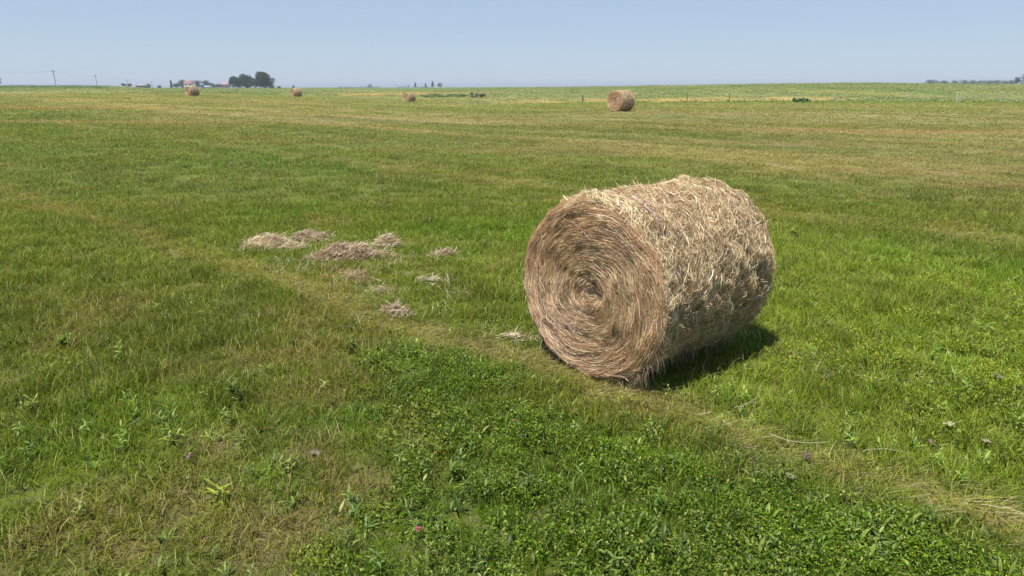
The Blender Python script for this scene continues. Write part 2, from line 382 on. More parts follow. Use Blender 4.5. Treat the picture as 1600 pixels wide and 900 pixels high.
def merge(parts, name, mats, mi=None):
    V = []; Q = []; Tr = []; a = []; b = []; o = 0; mq = []; mt = []
    for i, (v, q, tr, r1, r2) in enumerate(parts):
        V.append(v); Q.append(q + o); Tr.append(tr + o); a.append(r1); b.append(r2); o += len(v)
        m = mi[i] if mi else 0
        mq.append(np.full(len(q), m)); mt.append(np.full(len(tr), m))
    return mesh_np(name, np.concatenate(V), [np.concatenate(Q), np.concatenate(Tr)],
                   {'rnd': np.concatenate(a), 'rnd2': np.concatenate(b)}, mats, np.concatenate(mq + mt))

def flowers(rng, n, rad, z0, z1, sz):
    p = np.stack([rng.normal(0, rad * .5, n), rng.normal(0, rad * .5, n), rng.uniform(z0, z1, n)], -1)
    o6 = np.array([[1, 0, 0], [0, 1, 0], [-1, 0, 0], [0, -1, 0], [0, 0, .8], [0, 0, -.8]]) * sz
    V = (p[:, None] + o6[None]).reshape(-1, 3); b = (np.arange(n) * 6)[:, None, None]
    tri = np.array([[0, 1, 4], [1, 2, 4], [2, 3, 4], [3, 0, 4], [1, 0, 5], [2, 1, 5], [3, 2, 5], [0, 3, 5]])
    Tq = (b + tri).reshape(-1, 3); r = rng.random(len(V))
    return V, np.zeros((0, 4), int), Tq, r, r

rg = np.random.default_rng(5)
def clump_set(prefix, meshes):
    c = D.collections.new(prefix + '_sources')
    for i, me in enumerate(meshes):
        c.objects.link(D.objects.new('%s_%02d' % (prefix, i), me))
    return c
C_fine = clump_set('fine_grass', [merge([blades(rg, 48, .13, .08, .19, .0022, .0042, .28, .28),
        blades(rg, 16, .14, .04, .12, .0022, .0036, .95, .2)], 'fine_grass', [M_grass]) for i in range(6)])
C_lush = clump_set('lush_grass', [merge([blades(rg, 44, .13, .07, .18, .0030, .0056, .35, .38),
        blades(rg, 14, .14, .05, .12, .003, .006, .9, .2)], 'lush_grass', [M_grass]) for i in range(5)])
C_flat = clump_set('flattened_grass', [merge([blades(rg, 60, .16, .12, .30, .0025, .0045, 1.25, .12, along=A0),
        blades(rg, 14, .14, .05, .12, .0025, .004, .5, .3)], 'flattened_grass', [M_flat]) for i in range(4)])
C_thatch = clump_set('thatch', [merge([blades(rg, 60, .16, .06, .20, .0016, .0032, 1.4, .08)], 'thatch', [M_grass]) for i in range(4)])
C_litter = clump_set('litter', [merge([blades(rg, 10, .14, .07, .22, .003, .005, 1.3, .15)], 'litter', [M_flat]) for i in range(5)])
C_mid = clump_set('mid_grass', [merge([blades(rg, 60, .2, .07, .16, .005, .009, .4, .3, 2),
        blades(rg, 12, .2, .05, .12, .006, .009, 1.0, .2, 2)], 'mid_grass', [M_grass]) for i in range(5)])
C_far = clump_set('far_grass', [merge([blades(rg, 60, .6, .06, .17, .02, .045, .6, .3, 2)], 'far_grass', [M_grass]) for i in range(4)])
C_past = clump_set('pasture_grass', [merge([blades(rg, 60, 1.3, .10, .30, .05, .12, .8, .3, 2)], 'pasture_grass', [M_past]) for i in range(4)])
def weed_mesh(i):
    n = int(rg.integers(5, 9)); parts = []
    if i % 2 == 0:     # upright leafy stem
        k = 12; hh = rg.uniform(.10, .2); zz = np.linspace(.02, hh, k)
        base = np.stack([zz * .25 + rg.normal(0, .003, k), zz * .1 + rg.normal(0, .003, k), zz], -1)
        parts.append(leaves(rg, k, base, .035, .07, .010, .020, .2, 1.0, az=np.arange(k) * 2.4 + rg.random() * 6))
        parts.append(blades(rg, 3, .004, hh, hh * 1.05, .004, .005, .25, .02))
    else:              # rosette of upright lance leaves
        base = np.stack([rg.normal(0, .01, n), rg.normal(0, .01, n), np.full(n, .01)], -1)
        parts.append(leaves(rg, n, base, .06, .13, .012, .024, .5, 1.3))
    return merge(parts, 'broad_leaf_weed', [M_weed])
C_weed = clump_set('broad_leaf_weed', [weed_mesh(i) for i in range(8)])
def clover_mesh(i):
    n = 130; r = .13 * np.sqrt(rg.random(n)); th = rg.random(n) * 6.283
    z = .03 + .09 * rg.random(n) ** .6 * (1.1 - r / .2)
    base = np.stack([r * np.cos(th), r * np.sin(th), z], -1)
    n2_ = int(rg.integers(4, 9)); b2_ = np.stack([rg.normal(0, .06, n2_), rg.normal(0, .06, n2_), rg.uniform(.0, .05, n2_)], -1)
    parts = [leaves(rg, n, base, .007, .030, .006, .013, -.2, 1.0, 2, (.3, 1.0)), blades(rg, 26, .12, .05, .14, .002, .004, .4, .3), leaves(rg, n2_, b2_, .05, .11, .012, .024, .6, 1.3)]
    mi = [0, 0, 0]
    if i < 4: parts.append(flowers(rg, 1 + i, .13, .07, .125, .0032)); mi.append(1)
    return merge(parts, 'clover', [M_clover, M_yellow], mi)
C_clover = clump_set('clover', [clover_mesh(i) for i in range(6)])
def forb_mesh(i):
    parts = [blades(rg, 5, .05, .12, .22, .003, .004, .2, .1)]
    k = 26; base = np.stack([rg.normal(0, .045, k), rg.normal(0, .045, k), rg.uniform(.03, .17, k)], -1)
    parts.append(leaves(rg, k, base, .02, .045, .007, .013, -.1, .9)); parts.append(flowers(rg, 10, .09, .11, .19, .0055))
    return merge(parts, 'yellow_forb', [M_weed, M_yellow], [0, 0, 1])
C_forb = clump_set('yellow_forb', [forb_mesh(i) for i in range(3)])

def gn_group(col_src):
    ng = D.node_groups.new('scatter_' + col_src.name, 'GeometryNodeTree')
    ng.interface.new_socket('Geometry', in_out='INPUT', socket_type='NodeSocketGeometry')
    ng.interface.new_socket('Geometry', in_out='OUTPUT', socket_type='NodeSocketGeometry')
    gi = ng.nodes.new('NodeGroupInput'); go = ng.nodes.new('NodeGroupOutput')
    ci = ng.nodes.new('GeometryNodeCollectionInfo'); ci.inputs[0].default_value = col_src; ci.inputs[1].default_value = True; ci.inputs[2].default_value = True
    ip = ng.nodes.new('GeometryNodeInstanceOnPoints'); ip.inputs['Pick Instance'].default_value = True
    def na(nm, ty):
        n = ng.nodes.new('GeometryNodeInputNamedAttribute'); n.data_type = ty; n.inputs[0].default_value = nm; return n.outputs[0]
    L = ng.links.new
    L(gi.outputs[0], ip.inputs['Points']); L(ci.outputs[0], ip.inputs['Instance'])
    L(na('idx', 'INT'), ip.inputs['Instance Index']); L(na('rot', 'FLOAT_VECTOR'), ip.inputs['Rotation']); L(na('scl', 'FLOAT_VECTOR'), ip.inputs['Scale'])
    L(ip.outputs[0], go.inputs[0])
    return ng

def in_bale(x, y, m=.0):
    dx = x - BX; dy = y - BY; l = dx * bax[0] + dy * bax[1]; s_ = dx * bax[1] - dy * bax[0]
    return (l > .03 - m) & (l < BL - .03 + m) & (np.abs(s_) < .33 + m)
BX, BY, BYAW, BR, BL = .655, 5.60, .839, .812, 1.69
bax = (math.sin(BYAW), math.cos(BYAW))

def scatter(name, src, x, y, sxy, sz, tint, dry, label, cat, rng, aligned=False, tilt=.08, zoff=0.0):
    n = len(x); keep = ~in_bale(x, y)
    x, y, sxy, sz, tint, dry = [np.asarray(a)[keep] for a in (x, y, sxy, sz, tint, dry)]; n = len(x)
    me = mesh_np(name, np.stack([x, y, T(x, y) + zoff], -1), None,
                 {'rot': np.stack([rng.normal(0, tilt, n), rng.normal(0, tilt, n), rng.normal(0, .25, n) if aligned else rng.random(n) * 6.283], -1),
                  'scl': np.stack([sxy, sxy, sz], -1), 'tint': tint, 'dry': dry})
    ai = me.attributes.new('idx', 'INT', 'POINT'); ai.data.foreach_set('value', rng.integers(0, len(src.objects), n).astype(np.int32))
    o = obj(name, me); md = o.modifiers.new('scatter', 'NODES'); md.node_group = gn_group(src)
    tag(o, label, cat, kind='stuff'); return n

def spread(rng, y0, y1, dens, amax=.98):
    """points with dens(Y) per m2 over the wedge |x|<amax*Y+2"""
    out = []
    ys = np.geomspace(y0, y1, 40)
    for a, b in zip(ys[:-1], ys[1:]):
        wd = amax * b + 2.0; area = (b - a) * 2 * wd; n = rng.poisson(area * dens((a + b) / 2))
        out.append(np.stack([rng.uniform(-wd, wd, n), rng.uniform(a, b, n)], -1))
    p = np.concatenate(out); return p[:, 0], p[:, 1]

def lay_grass():
    rng = np.random.default_rng(99); tot = 0
    def sel(p, m): return p[m]
    # near: fine and lush
    x, y = spread(rng, 1.2, 15, lambda d: min(85, 85 * 6.5 / d), .9)
    f = field(x, y); lushp = sstep(.14, .19, f['tint'][:, 1]) * (1 - f['clo'] * .5); u = rng.random(len(x))
    keep = rng.random(len(x)) > f['bare'] * .2 + f['clo'] * .3
    fine = keep & (u > lushp * .75); lush = keep & (u <= lushp * .75)
    for nm, src, m, lb, ct in (('fine_grass', C_fine, fine, 'fine olive green grass with dry stalks around the big bale', 'grass'),
                       ('lush_grass', C_lush, lush, 'wider bright green grass right of and behind the big bale', 'grass')):
        n = m.sum(); w_ = (1 + .045 * y[m]) * rng.uniform(.85, 1.15, n)
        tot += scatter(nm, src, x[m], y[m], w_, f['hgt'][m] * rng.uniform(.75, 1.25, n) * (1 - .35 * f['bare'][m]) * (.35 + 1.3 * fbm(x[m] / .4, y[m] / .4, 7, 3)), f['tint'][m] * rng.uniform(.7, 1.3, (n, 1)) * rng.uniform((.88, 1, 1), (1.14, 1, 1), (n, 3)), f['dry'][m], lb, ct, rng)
    # dry thatch at the base, everywhere near
    x, y = spread(rng, 1.2, 12, lambda d: min(16, 16 * 6 / d), .9); f = field(x, y)
    m = rng.random(len(x)) < .12 + .88 * np.maximum(f['bare'], f['dry']); m &= rng.random(len(x)) > f['clo'] * .8
    x, y = x[m], y[m]; f = field(x, y); n = len(x)
    tot += scatter('dry_thatch', C_thatch, x, y, np.full(n, 1.1), np.full(n, .7), f['tint'], np.full(n, .6), 'tan dead grass lying flat in the thin patches bottom left', 'dead grass', rng)
    # flattened pale grass on the swath tracks
    x, y = spread(rng, 1.2, 22, lambda d: 85 * min(1, 8 / d), .95); s = x * .661 + y * .75; t = x * UX + y * UY
    wig = (fbm(t / 3., t * 0 + 2, 71, 3) - .5) * .5
    q1 = 1 - sstep(.4, 1.7, np.abs(s - 4.46 - wig * 1.13) / .27); q2 = (1 - sstep(.3, 1.5, np.abs(s - 13.75 - wig * 1.4) / .5)) * .5
    q = np.maximum(q1 * (1 - .45 * sstep(.8, 2, x)), q2) * sstep(.25, .55, fbm(t / 1.5, s / .6, 81, 3) + .08)
    m = rng.random(len(x)) < q * .95; x, y = x[m], y[m]; f = field(x, y); n = len(x)
    tot += scatter('flattened_grass', C_flat, x, y, 1 + .04 * y, np.full(n, .8), f['tint'] * 1.3 + (.02, .02, .02), np.clip(f['dry'] * .9 + .16, 0, .8), 'pale flattened grass along the diagonal track past the big bale', 'grass', rng, aligned=True)
    # litter of dropped hay around the heaps and down to the track
    x, y = spread(rng, 5, 13, lambda d: 60, .9)
    hx, hy = G(545, 415); a1 = np.exp(-(((x - hx) / 1.3) ** 2 + ((y - hy) / .9) ** 2)); hx, hy = G(610, 470); a2 = np.exp(-(((x - hx) / .7) ** 2 + ((y - hy) / .8) ** 2)) * .8
    hx, hy = G(830, 530); a3 = np.exp(-(((x - hx) / .5) ** 2 + ((y - hy) / .35) ** 2)) * .6
    hx, hy = G(440, 385); a4 = np.exp(-(((x - hx) / 1.0) ** 2 + ((y - hy) / .5) ** 2)); hx, hy = G(1150, 560); a5 = np.exp(-(((x - hx) / .8) ** 2 + ((y - hy) / .6) ** 2)) * .5
    m = rng.random(len(x)) < np.maximum.reduce([a1, a2, a3, a4, a5]) * sstep(.4, .65, fbm(x / .35, y / .35, 88, 3)) * .9
    x, y = x[m], y[m]; n = len(x)
    tot += scatter('hay_litter', C_litter, x, y, rng.uniform(.8, 1.4, n), rng.uniform(.9, 1.8, n), np.tile((.3, .25, .14), (n, 1)), np.full(n, .97), 'thin litter of stray hay stems around the heaps and the big bale', 'hay litter', rng, zoff=.075)
    # weeds
    x, y = spread(rng, 1.2, 16, lambda d: min(44, 44 * 5 / d), .9); f = field(x, y)
    m = rng.random(len(x)) < (f['weed'] * .75 + f['clo'] * .8) * (.25 + .75 * sstep(.4, .6, fbm(x / .6, y / .6, 77, 2))) * (1 - .7 * f['bare']); x, y = x[m], y[m]; f = field(x, y); n = len(x)
    tot += scatter('broad_leaf_weeds', C_weed, x, y, rng.uniform(.5, 1.05, n), rng.uniform(.55, 1.15, n), np.maximum(f['tint'], (.12, .17, .03)) * rng.uniform(.75, 1.5, (n, 1)) * (1.08, 1.08, 1.5), f['dry'] * .25, 'broad leaved green weeds scattered through the near grass', 'weeds', rng, tilt=.15)
    # clover
    x, y = spread(rng, 1.2, 12, lambda d: 60 * min(1, 6 / d), .9); f = field(x, y)
    m = rng.random(len(x)) < f['clo']; x, y = x[m], y[m]; f = field(x, y); n = len(x)
    tot += scatter('clover_patch', C_clover, x, y, rng.uniform(.9, 1.3, n), rng.uniform(.55, 1.35, n) * (.45 + 1.1 * fbm(x / .35, y / .35, 9, 3)), f['tint'] * rng.uniform(.75, 1.25, (n, 1)), np.full(n, .06), 'dense dark green clover with tiny yellow flowers, bottom centre', 'clover', rng)
    # yellow forbs right of the bale
    x, y = spread(rng, 2.5, 14, lambda d: 9, .9)
    m = rng.random(len(x)) < sstep(1.6, 3.2, x) * (1 - sstep(9.5, 11.5, x * .661 + y * .75)) * sstep(.45, .62, fbm(x / 1.2, y / 1.2, 78, 3)) * sstep(3.6, 5, y)
    x, y = x[m], y[m]; f = field(x, y); n = len(x)
    tot += scatter('yellow_flowered_weeds', C_forb, x, y, rng.uniform(.7, 1.2, n), rng.uniform(.6, 1.0, n), f['tint'] * (1.2, 1.1, 1), np.full(n, .1), 'yellow flowered weeds in the grass right of the big bale', 'weeds', rng)
    # mid and far
    x, y = spread(rng, 11, 44, lambda d: 26 * 12 / d, .95); f = field(x, y); n = len(x)
    w_ = np.clip(y / 15, .8, 2.6)
    fade = rng.random(n) < sstep(10, 15, y) ; x, y, w_ = x[fade], y[fade], w_[fade]; f = field(x, y); n = len(x)
    tot += scatter('mid_field_grass', C_mid, x, y, w_, f['hgt'] * rng.uniform(.5, 1.3, n) * (.4 + 1.2 * fbm(x / .7, y / .7, 17, 3)), f['tint'] * rng.uniform(.68, 1.32, (n, 1)), f['dry'], 'short olive grass of the middle of the hay field', 'grass', rng)
    x, y = spread(rng, 32, 150, lambda d: 2.6 * 40 / d, .9); f = field(x, y)
    m = (rng.random(len(x)) < sstep(30, 44, y)) & (f['past'] < .5); x, y = x[m], y[m]; f = field(x, y); n = len(x)
    tot += scatter('far_field_grass', C_far, x, y, np.clip(y / 45, .9, 2.4), f['hgt'] * rng.uniform(.6, 1.2, n), f['tint'] * rng.uniform(.82, 1.18, (n, 1)), f['dry'], 'streaky mown grass of the far hay field before the fence', 'grass', rng)
    x, y = spread(rng, 98, 420, lambda d: .22 * (130 / d) ** 1.6, .85); f = field(x, y)
    m = f['past'] > .5; x, y = x[m], y[m]; f = field(x, y); n = len(x)
    tot += scatter('rough_pasture', C_past, x, y, np.clip(y / 130, .8, 2.5), rng.uniform(.5, 1.2, n), f['tint'] * rng.uniform(.8, 1.2, (n, 1)), f['dry'], 'taller rough pasture grass on the rise beyond the fence', 'pasture grass', rng)
    print('instances', tot)
lay_grass()

# ------------------------------------------------------------------ hay strands
HAY = np.array([(.50, .39, .24), (.62, .53, .36), (.40, .27, .15), (.34, .20, .12), (.44, .32, .27), (.30, .27, .14), (.68, .60, .43), (.22, .15, .09)])
def ribbons(P, W, Nn, col, rng):
    """P (n,k,3) centre lines, W (n,) widths, Nn (n,k,3) face normals -> ribbon mesh arrays"""
    n, k, _ = P.shape
    Tn = np.gradient(P, axis=1); Tn /= np.linalg.norm(Tn, axis=2, keepdims=True) + 1e-9
    tw = rng.normal(0, .7, (n, 1, 1)) + rng.normal(0, .3, (n, k, 1))
    B = np.cross(Tn, Nn); B /= np.linalg.norm(B, axis=2, keepdims=True) + 1e-9
    C = np.cross(B, Tn); side = B * np.cos(tw) + C * np.sin(tw)
    prof = np.ones(k); prof[0] = .6; prof[-1] = .35
    off = side * (W[:, None] * prof * .5)[..., None]
    V = np.stack([P - off, P + off], 2).reshape(-1, 3)
    b = (np.arange(n) * 2 * k)[:, None, None]; j = np.arange(k - 1)[None, :, None] * 2
    Q = (b + j + np.array([0, 1, 3, 2])).reshape(-1, 4)
    return V, Q, np.repeat(col, 2 * k, 0)
def ribbon_mesh(name, P, W, Nn, col, rng, mat=None):
    V, Q, c = ribbons(P, W, Nn, col, rng); return mesh_np(name, V, [Q], {'col': c}, [mat or M_straw])
def pick(rng, n, wts):
    wts = np.asarray(wts, float)
    if wts.ndim == 1: i = rng.choice(len(HAY), n, p=wts / wts.sum())
    else:
        c = np.cumsum(wts / wts.sum(1, keepdims=True), 1); i = (rng.random((n, 1)) > c).sum(1).clip(0, len(HAY) - 1)
    return HAY[i] * rng.uniform(.7, 1.2, (n, 1))

def surf_r(th, l, Rr, seed):
    c_, s_ = np.cos(th) * 3.2, np.sin(th) * 3.2
    fine = (fbm(c_ * 1.7 + l * 6.0, s_ * 1.7 + l * 3.1, seed + 40, 3) - .5) * .075
    up = 1 + .035 * np.clip(np.sin(th), 0, 1) * np.clip(l / 1.6, 0, 1)
    return (_surf(th, l, Rr, seed) + fine) * up
def _surf(th, l, Rr, seed):      # bumpy radius of the wound roll; th 0 = right side, pi/2 = top
    a = th * 1.2
    r = Rr - .035 + (fbm(np.cos(th) * 2.5 + 9, l * 4 + np.sin(th) * 2.5, seed, 3) - .5) * .09
    return r
def cyl_pt(th, l, r):             # local frame: x right of axis, y along axis, z up; centre height added
    return np.stack([r * np.cos(th), l, r * np.sin(th)], -1)

def make_bale(loc, yaw, Rr, Lr, nface, nside, wmul, seed, label, group=None, pale=False, twine=True):
    rng = np.random.default_rng(seed); zc = Rr * .965
    root = empty('hay_bale', loc, -yaw); tag(root, label, 'hay bale', group)
    lift = lambda P: np.concatenate([P[..., :2], np.maximum(P[..., 2:] * np.where(P[..., 2:] < 0, .96, 1.0) + zc, .012)], -1)
    # packed roll body, closed at both ends
    nt_, nl = 96, 22
    th = np.linspace(0, 2 * np.pi, nt_, endpoint=False); ls = np.linspace(0, Lr, nl)
    LL, TH = np.meshgrid(ls, th, indexing='ij'); rr = surf_r(TH, LL, Rr, seed) - .03
    rr = rr * (1 - .05 * np.exp(-np.minimum(LL, Lr - LL) / .06))
    V = cyl_pt(TH, LL, rr).reshape(-1, 3)
    i = np.arange(nl - 1)[:, None] * nt_ + np.arange(nt_)[None]; i2 = np.arange(nl - 1)[:, None] * nt_ + (np.arange(nt_)[None] + 1) % nt_
    Q = [np.stack([i, i + nt_, i2 + nt_, i2], -1).reshape(-1, 4)]
    V = list([V]); cnt = nl * nt_; Tq = []
    for end in (0, 1):
        prev = np.arange(nt_) + (0 if end == 0 else (nl - 1) * nt_)
        for q in (.85, .65, .45, .25, .1):
            y0 = (.055 * (1 - q) ** 1.5) * (1 if end == 0 else -1) + (0 if end == 0 else Lr) + (fbm(th * 3, th * 0 + q * 9, seed, 2) - .5) * .02
            V.append(cyl_pt(th, y0, rr[0] * q)); cur = np.arange(nt_) + cnt; cnt += nt_
            a, b, c, d = prev, np.roll(prev, -1), np.roll(cur, -1), cur
            Q.append(np.stack([a, b, c, d] if end == 0 else [a, d, c, b], -1)); prev = cur
        V.append(np.array([[0, .06 if end == 0 else Lr - .06, 0]])); c0 = np.full(nt_, cnt); cnt += 1
        Tq.append(np.stack([prev, np.roll(prev, -1), c0] if end == 0 else [prev, c0, np.roll(prev, -1)], -1))
    V = lift(np.concatenate(V)); nv = len(V)
    colv = HAY[rng.integers(0, 8, nv)] * .25  # body colour darkened to deepen the shade in gaps between strands
    obj('roll_body', mesh_np('roll_body', V, [np.concatenate(Q), np.concatenate(Tq)], {'col': colv}, [M_straw]), root)
    # end faces: strands wound in a spiral
    for end in (0, 1):
        n = nface if end == 0 else nface // 3; k = 5
        r = (Rr - .03) * np.sqrt(rng.random(n)) * np.where(rng.random(n) < .15, rng.random(n), 1); t0 = rng.random(n) * 6.283
        Ls = rng.uniform(.06, .30, n) * np.clip(r / .3, .35, 1.2) * np.clip(wmul, 1, 2); sg = rng.normal(-.17, .13, n) + (fbm(r * np.cos(t0) * 5 + 9, r * np.sin(t0) * 5, seed + 6, 3) - .5) * .75 + np.where(rng.random(n) < .07, rng.normal(0, .8, n), 0)
        ph = np.linspace(-.5, .5, k)[None] * (Ls / np.maximum(r, .05))[:, None]; ph = np.clip(ph, -1.2, 1.2)
        rk = r[:, None] * np.exp(np.clip(np.tan(np.clip(sg, -1.1, 1.1)), -1.6, 1.6)[:, None] * ph) ; rk = np.minimum(rk, Rr * (.965 + .05 * fbm(np.cos(t0) * 6 + 5, np.sin(t0) * 6, seed + 8, 3))[:, None])
        rk = rk + np.cumsum(rng.normal(0, .003, (n, k)), 1)
        TH = t0[:, None] + ph
        q = rk / Rr
        ring = fbm(rk * 9, np.cos(TH) * 1.2 + np.sin(TH), seed + 3, 3)
        lay = rng.random(n) ** 2 * .035 * wmul ** .5
        y = .06 * (1 - q) ** 1.5 - .008 + (ring - .5) * .05 + (fbm(rk * np.cos(TH) * 9 + 3, rk * np.sin(TH) * 9, seed + 5, 3) - .5) * .06 + lay[:, None] * -1 + rng.normal(0, .003, (n, k))
        y = y + .035 * sstep(.9, 1.0, q) + .06 * np.exp(-(q / .09) ** 2)
        tip = (rng.random(n) < .12) * rng.uniform(.01, .05, n); y[:, -1] -= tip; y[:, -2] -= tip * .4
        if end: y = Lr - y
        P = lift(cyl_pt(TH, y, rk)); Nn = np.zeros_like(P); Nn[..., 1] = -1 if end == 0 else 1
        b = ring[:, 2]; low = sstep(.1, .8, -np.sin(TH[:, 2]) * q[:, 2] - np.cos(TH[:, 2]) * .4)     # pinker and paler at lower left
        orange = sstep(.35, .8, q[:, 2]); olive = np.clip(1 - np.abs(q[:, 2] - .45) / .3, 0, 1)
        wts = np.stack([1.2 + 0 * b, .6 + 2. * sstep(.5, .62, b), 1.2 + 1.2 * orange, .8 + 1.5 * orange * (1 - low), .5 + 2.6 * low, .3 + 1.3 * olive, .25 + .5 * low, .5 + 2.6 * sstep(.5, .38, b)], 1)
        c = pick(rng, n, wts) * np.array([1.46, 1.38, 1.3]) * (1.15 if pale else 1)
        obj('end_face', ribbon_mesh('end_face', P, rng.uniform(.0016, .0038, n) * wmul, Nn, c, rng), root)
    # outer wrap of loose strands
    n = nside; k = 5
    th0 = rng.random(n) * 6.283; l0 = rng.uniform(-.01, Lr + .01, n)
    al = rng.normal(0, .42, n) + np.where(rng.random(n) < .35, rng.normal(0, 1.2, n), 0) + .3 + 1.0 * (fbm(th0 * 5, l0 * 6, seed + 31, 2) - .5)       # 0 = around the roll
    Ls = rng.gamma(2.4, .027, n) * np.clip(wmul, 1, 1.8) + .025; ds = np.linspace(-.5, .5, k)[None] * Ls[:, None]
    bend = rng.normal(0, 1.5, n)[:, None] * ds
    TH = th0[:, None] + ds * np.cos(al[:, None] + bend) / Rr; LK = np.clip(l0[:, None] + ds * np.sin(al[:, None] + bend), -.03, Lr + .03)
    rs = surf_r(TH, np.clip(LK, 0, Lr), Rr, seed)
    hgt = rng.random(n) ** 1.7 * .055 * wmul ** .4
    arch = (1 - (2 * np.linspace(-.5, .5, k)) ** 2)[None] * rng.uniform(0, .012, n)[:, None]
    rk = rs - .02 + hgt[:, None] + arch + rng.normal(0, .003, (n, k))
    edge = np.minimum(LK, Lr - LK); rk = rk - .03 * (1 - sstep(-.03, .08, edge))
    tip = (rng.random(n) < .07) * rng.gamma(2, .015, n); rk[:, -1] += tip; rk[:, -2] += tip * .4
    if pale:
        pal_b = 1 - sstep(.08, .2, np.abs(l0 - .28))
    else: pal_b = .8 * (1 - sstep(.0, .22, l0)) * sstep(-1.2, .2, np.sin(th0)) * sstep(-.6, .3, np.cos(th0))
    P = lift(cyl_pt(TH, LK, rk)); Nn = cyl_pt(TH, LK * 0, np.ones_like(rk))
    pm = fbm(th0 * 2.2, l0 * 4, seed + 9, 3)
    fm_ = fbm(th0 * 7, l0 * 9, seed + 19, 3)
    wts = np.stack([1.9 + 0 * pm, 1.2 + 3 * pal_b + 1.6 * sstep(.45, .3, fm_), 1.0 - .6 * pal_b, .55 - .4 * pal_b + .8 * sstep(.55, .7, pm), .5 + 0 * pm, .55 + .7 * sstep(.5, .35, pm), .8 + 4 * pal_b, .5 + 3. * sstep(.52, .66, fm_)], 1)
    c = pick(rng, n, np.maximum(wts, .05)); c = np.where((rng.random(n) < .05)[:, None], c * np.array([.8, .95, .7]), c) * np.array([1.3, 1.26, 1.19]) * (1.15 if pale else 1)
    obj('outer_wrap', ribbon_mesh('outer_wrap', P, rng.gamma(4, .0007, n) * wmul + .0007, Nn, c, rng), root)
    # strands hanging below the waist on both sides and off the front rim
    n = nside // 95; sd_ = np.where(rng.random(n) < .75, 1, -1)
    th0 = np.where(sd_ > 0, -.1 - 1.2 * rng.random(n) ** .6, np.pi + .1 + 1.1 * rng.random(n) ** .6); l0 = np.where(rng.random(n) < (.3 if wmul == 1 else 0), rng.uniform(-.02, .08, n), rng.uniform(0, Lr, n))
    p = cyl_pt(th0, l0, surf_r(th0, np.clip(l0, 0, Lr), Rr, seed) + .01 + rng.random(n) * .03); Ls = rng.uniform(.06, .18, n)
    P = [p]; d = np.stack([np.cos(th0) * .6 + rng.normal(0, .3, n), rng.normal(-.05, .35, n), np.full(n, -.5)], -1)
    for j in range(4):
        d = d / np.linalg.norm(d, axis=1, keepdims=True); p = p + d * (Ls / 4)[:, None]; P.append(p); d = d + np.array([0, 0, -.5]) + rng.normal(0, .18, (n, 3))
        d[:, 0] -= np.sign(np.cos(th0)) * .15
    if wmul == 1:
        P = lift(np.stack(P, 1)); Nn = np.broadcast_to(cyl_pt(th0, l0 * 0, np.ones(n))[:, None], P.shape)
        obj('hanging_strands', ribbon_mesh('hanging_strands', P, rng.uniform(.0018, .004, n), Nn, pick(rng, n, (1.2, .6, 1.4, 1., .8, 1.2, .3, 1.6)) * .8, rng), root)  # strand colours lowered to stand in for shade on the lower sides
    if twine:
        n = 160; th = np.linspace(-.35, 2.2, n); P = []
        V = []; rr = surf_r(th, th * 0 + .12, Rr, seed) + .03 + (fbm(th * 9, th * 0, 4, 2) - .5) * .03; ll = .14 + .1 * np.sin(th * 1.3) + (fbm(th * 4, th * 0 + 5, 6, 2) - .5) * .06
        c = lift(cyl_pt(th, ll, rr))[None]; nn = cyl_pt(th, ll * 0, np.ones(n))[None]
        me = ribbon_mesh('twine', c, np.array([.006]), nn, np.array([[.50, .40, .55]]), np.random.default_rng(1)); obj('twine', me, root)
    return root

make_bale((BX, BY, Tz(BX, BY)), BYAW, BR, BL, 36000, 125000, 1.0, 3, 'large tan round hay bale in the foreground, swirled end face towards the left')

far_group = 'hay bales far out in the field'
def far_spot(px, Y, ang):
    x = at(px, Y); return (x, Y, Tz(x, Y)), math.atan2(x, Y) + ang
p2, y2 = far_spot(962, 56.5, .62)
b2 = make_bale(p2, y2, .82, 1.62, 5200, 9000, 3.0, 23, 'weathered round bale beyond the big one, in front of the tan strip', far_group, pale=True, twine=False)
def copy_bale(src, px, Y, ang, label, s=1.0):
    loc, yaw = far_spot(px, Y, ang)
    r = src.copy(); COL.objects.link(r); r.location = loc; r.rotation_euler = (0, 0, -yaw); r.scale = (s, s, s); r['label'] = label
    for ch in src.children:
        c = ch.copy(); COL.objects.link(c); c.parent = r
    return r
copy_bale(b2, 634, 124, .72, 'small far bale near the pale dry streak, left of centre')
copy_bale(b2, 457, 146, 1.05, 'smallest far bale, between the farm trees and the pale dry streak')
copy_bale(b2, 293, 122, 1.0, 'far bale at the left, in front of the red roofed house', 1.0)

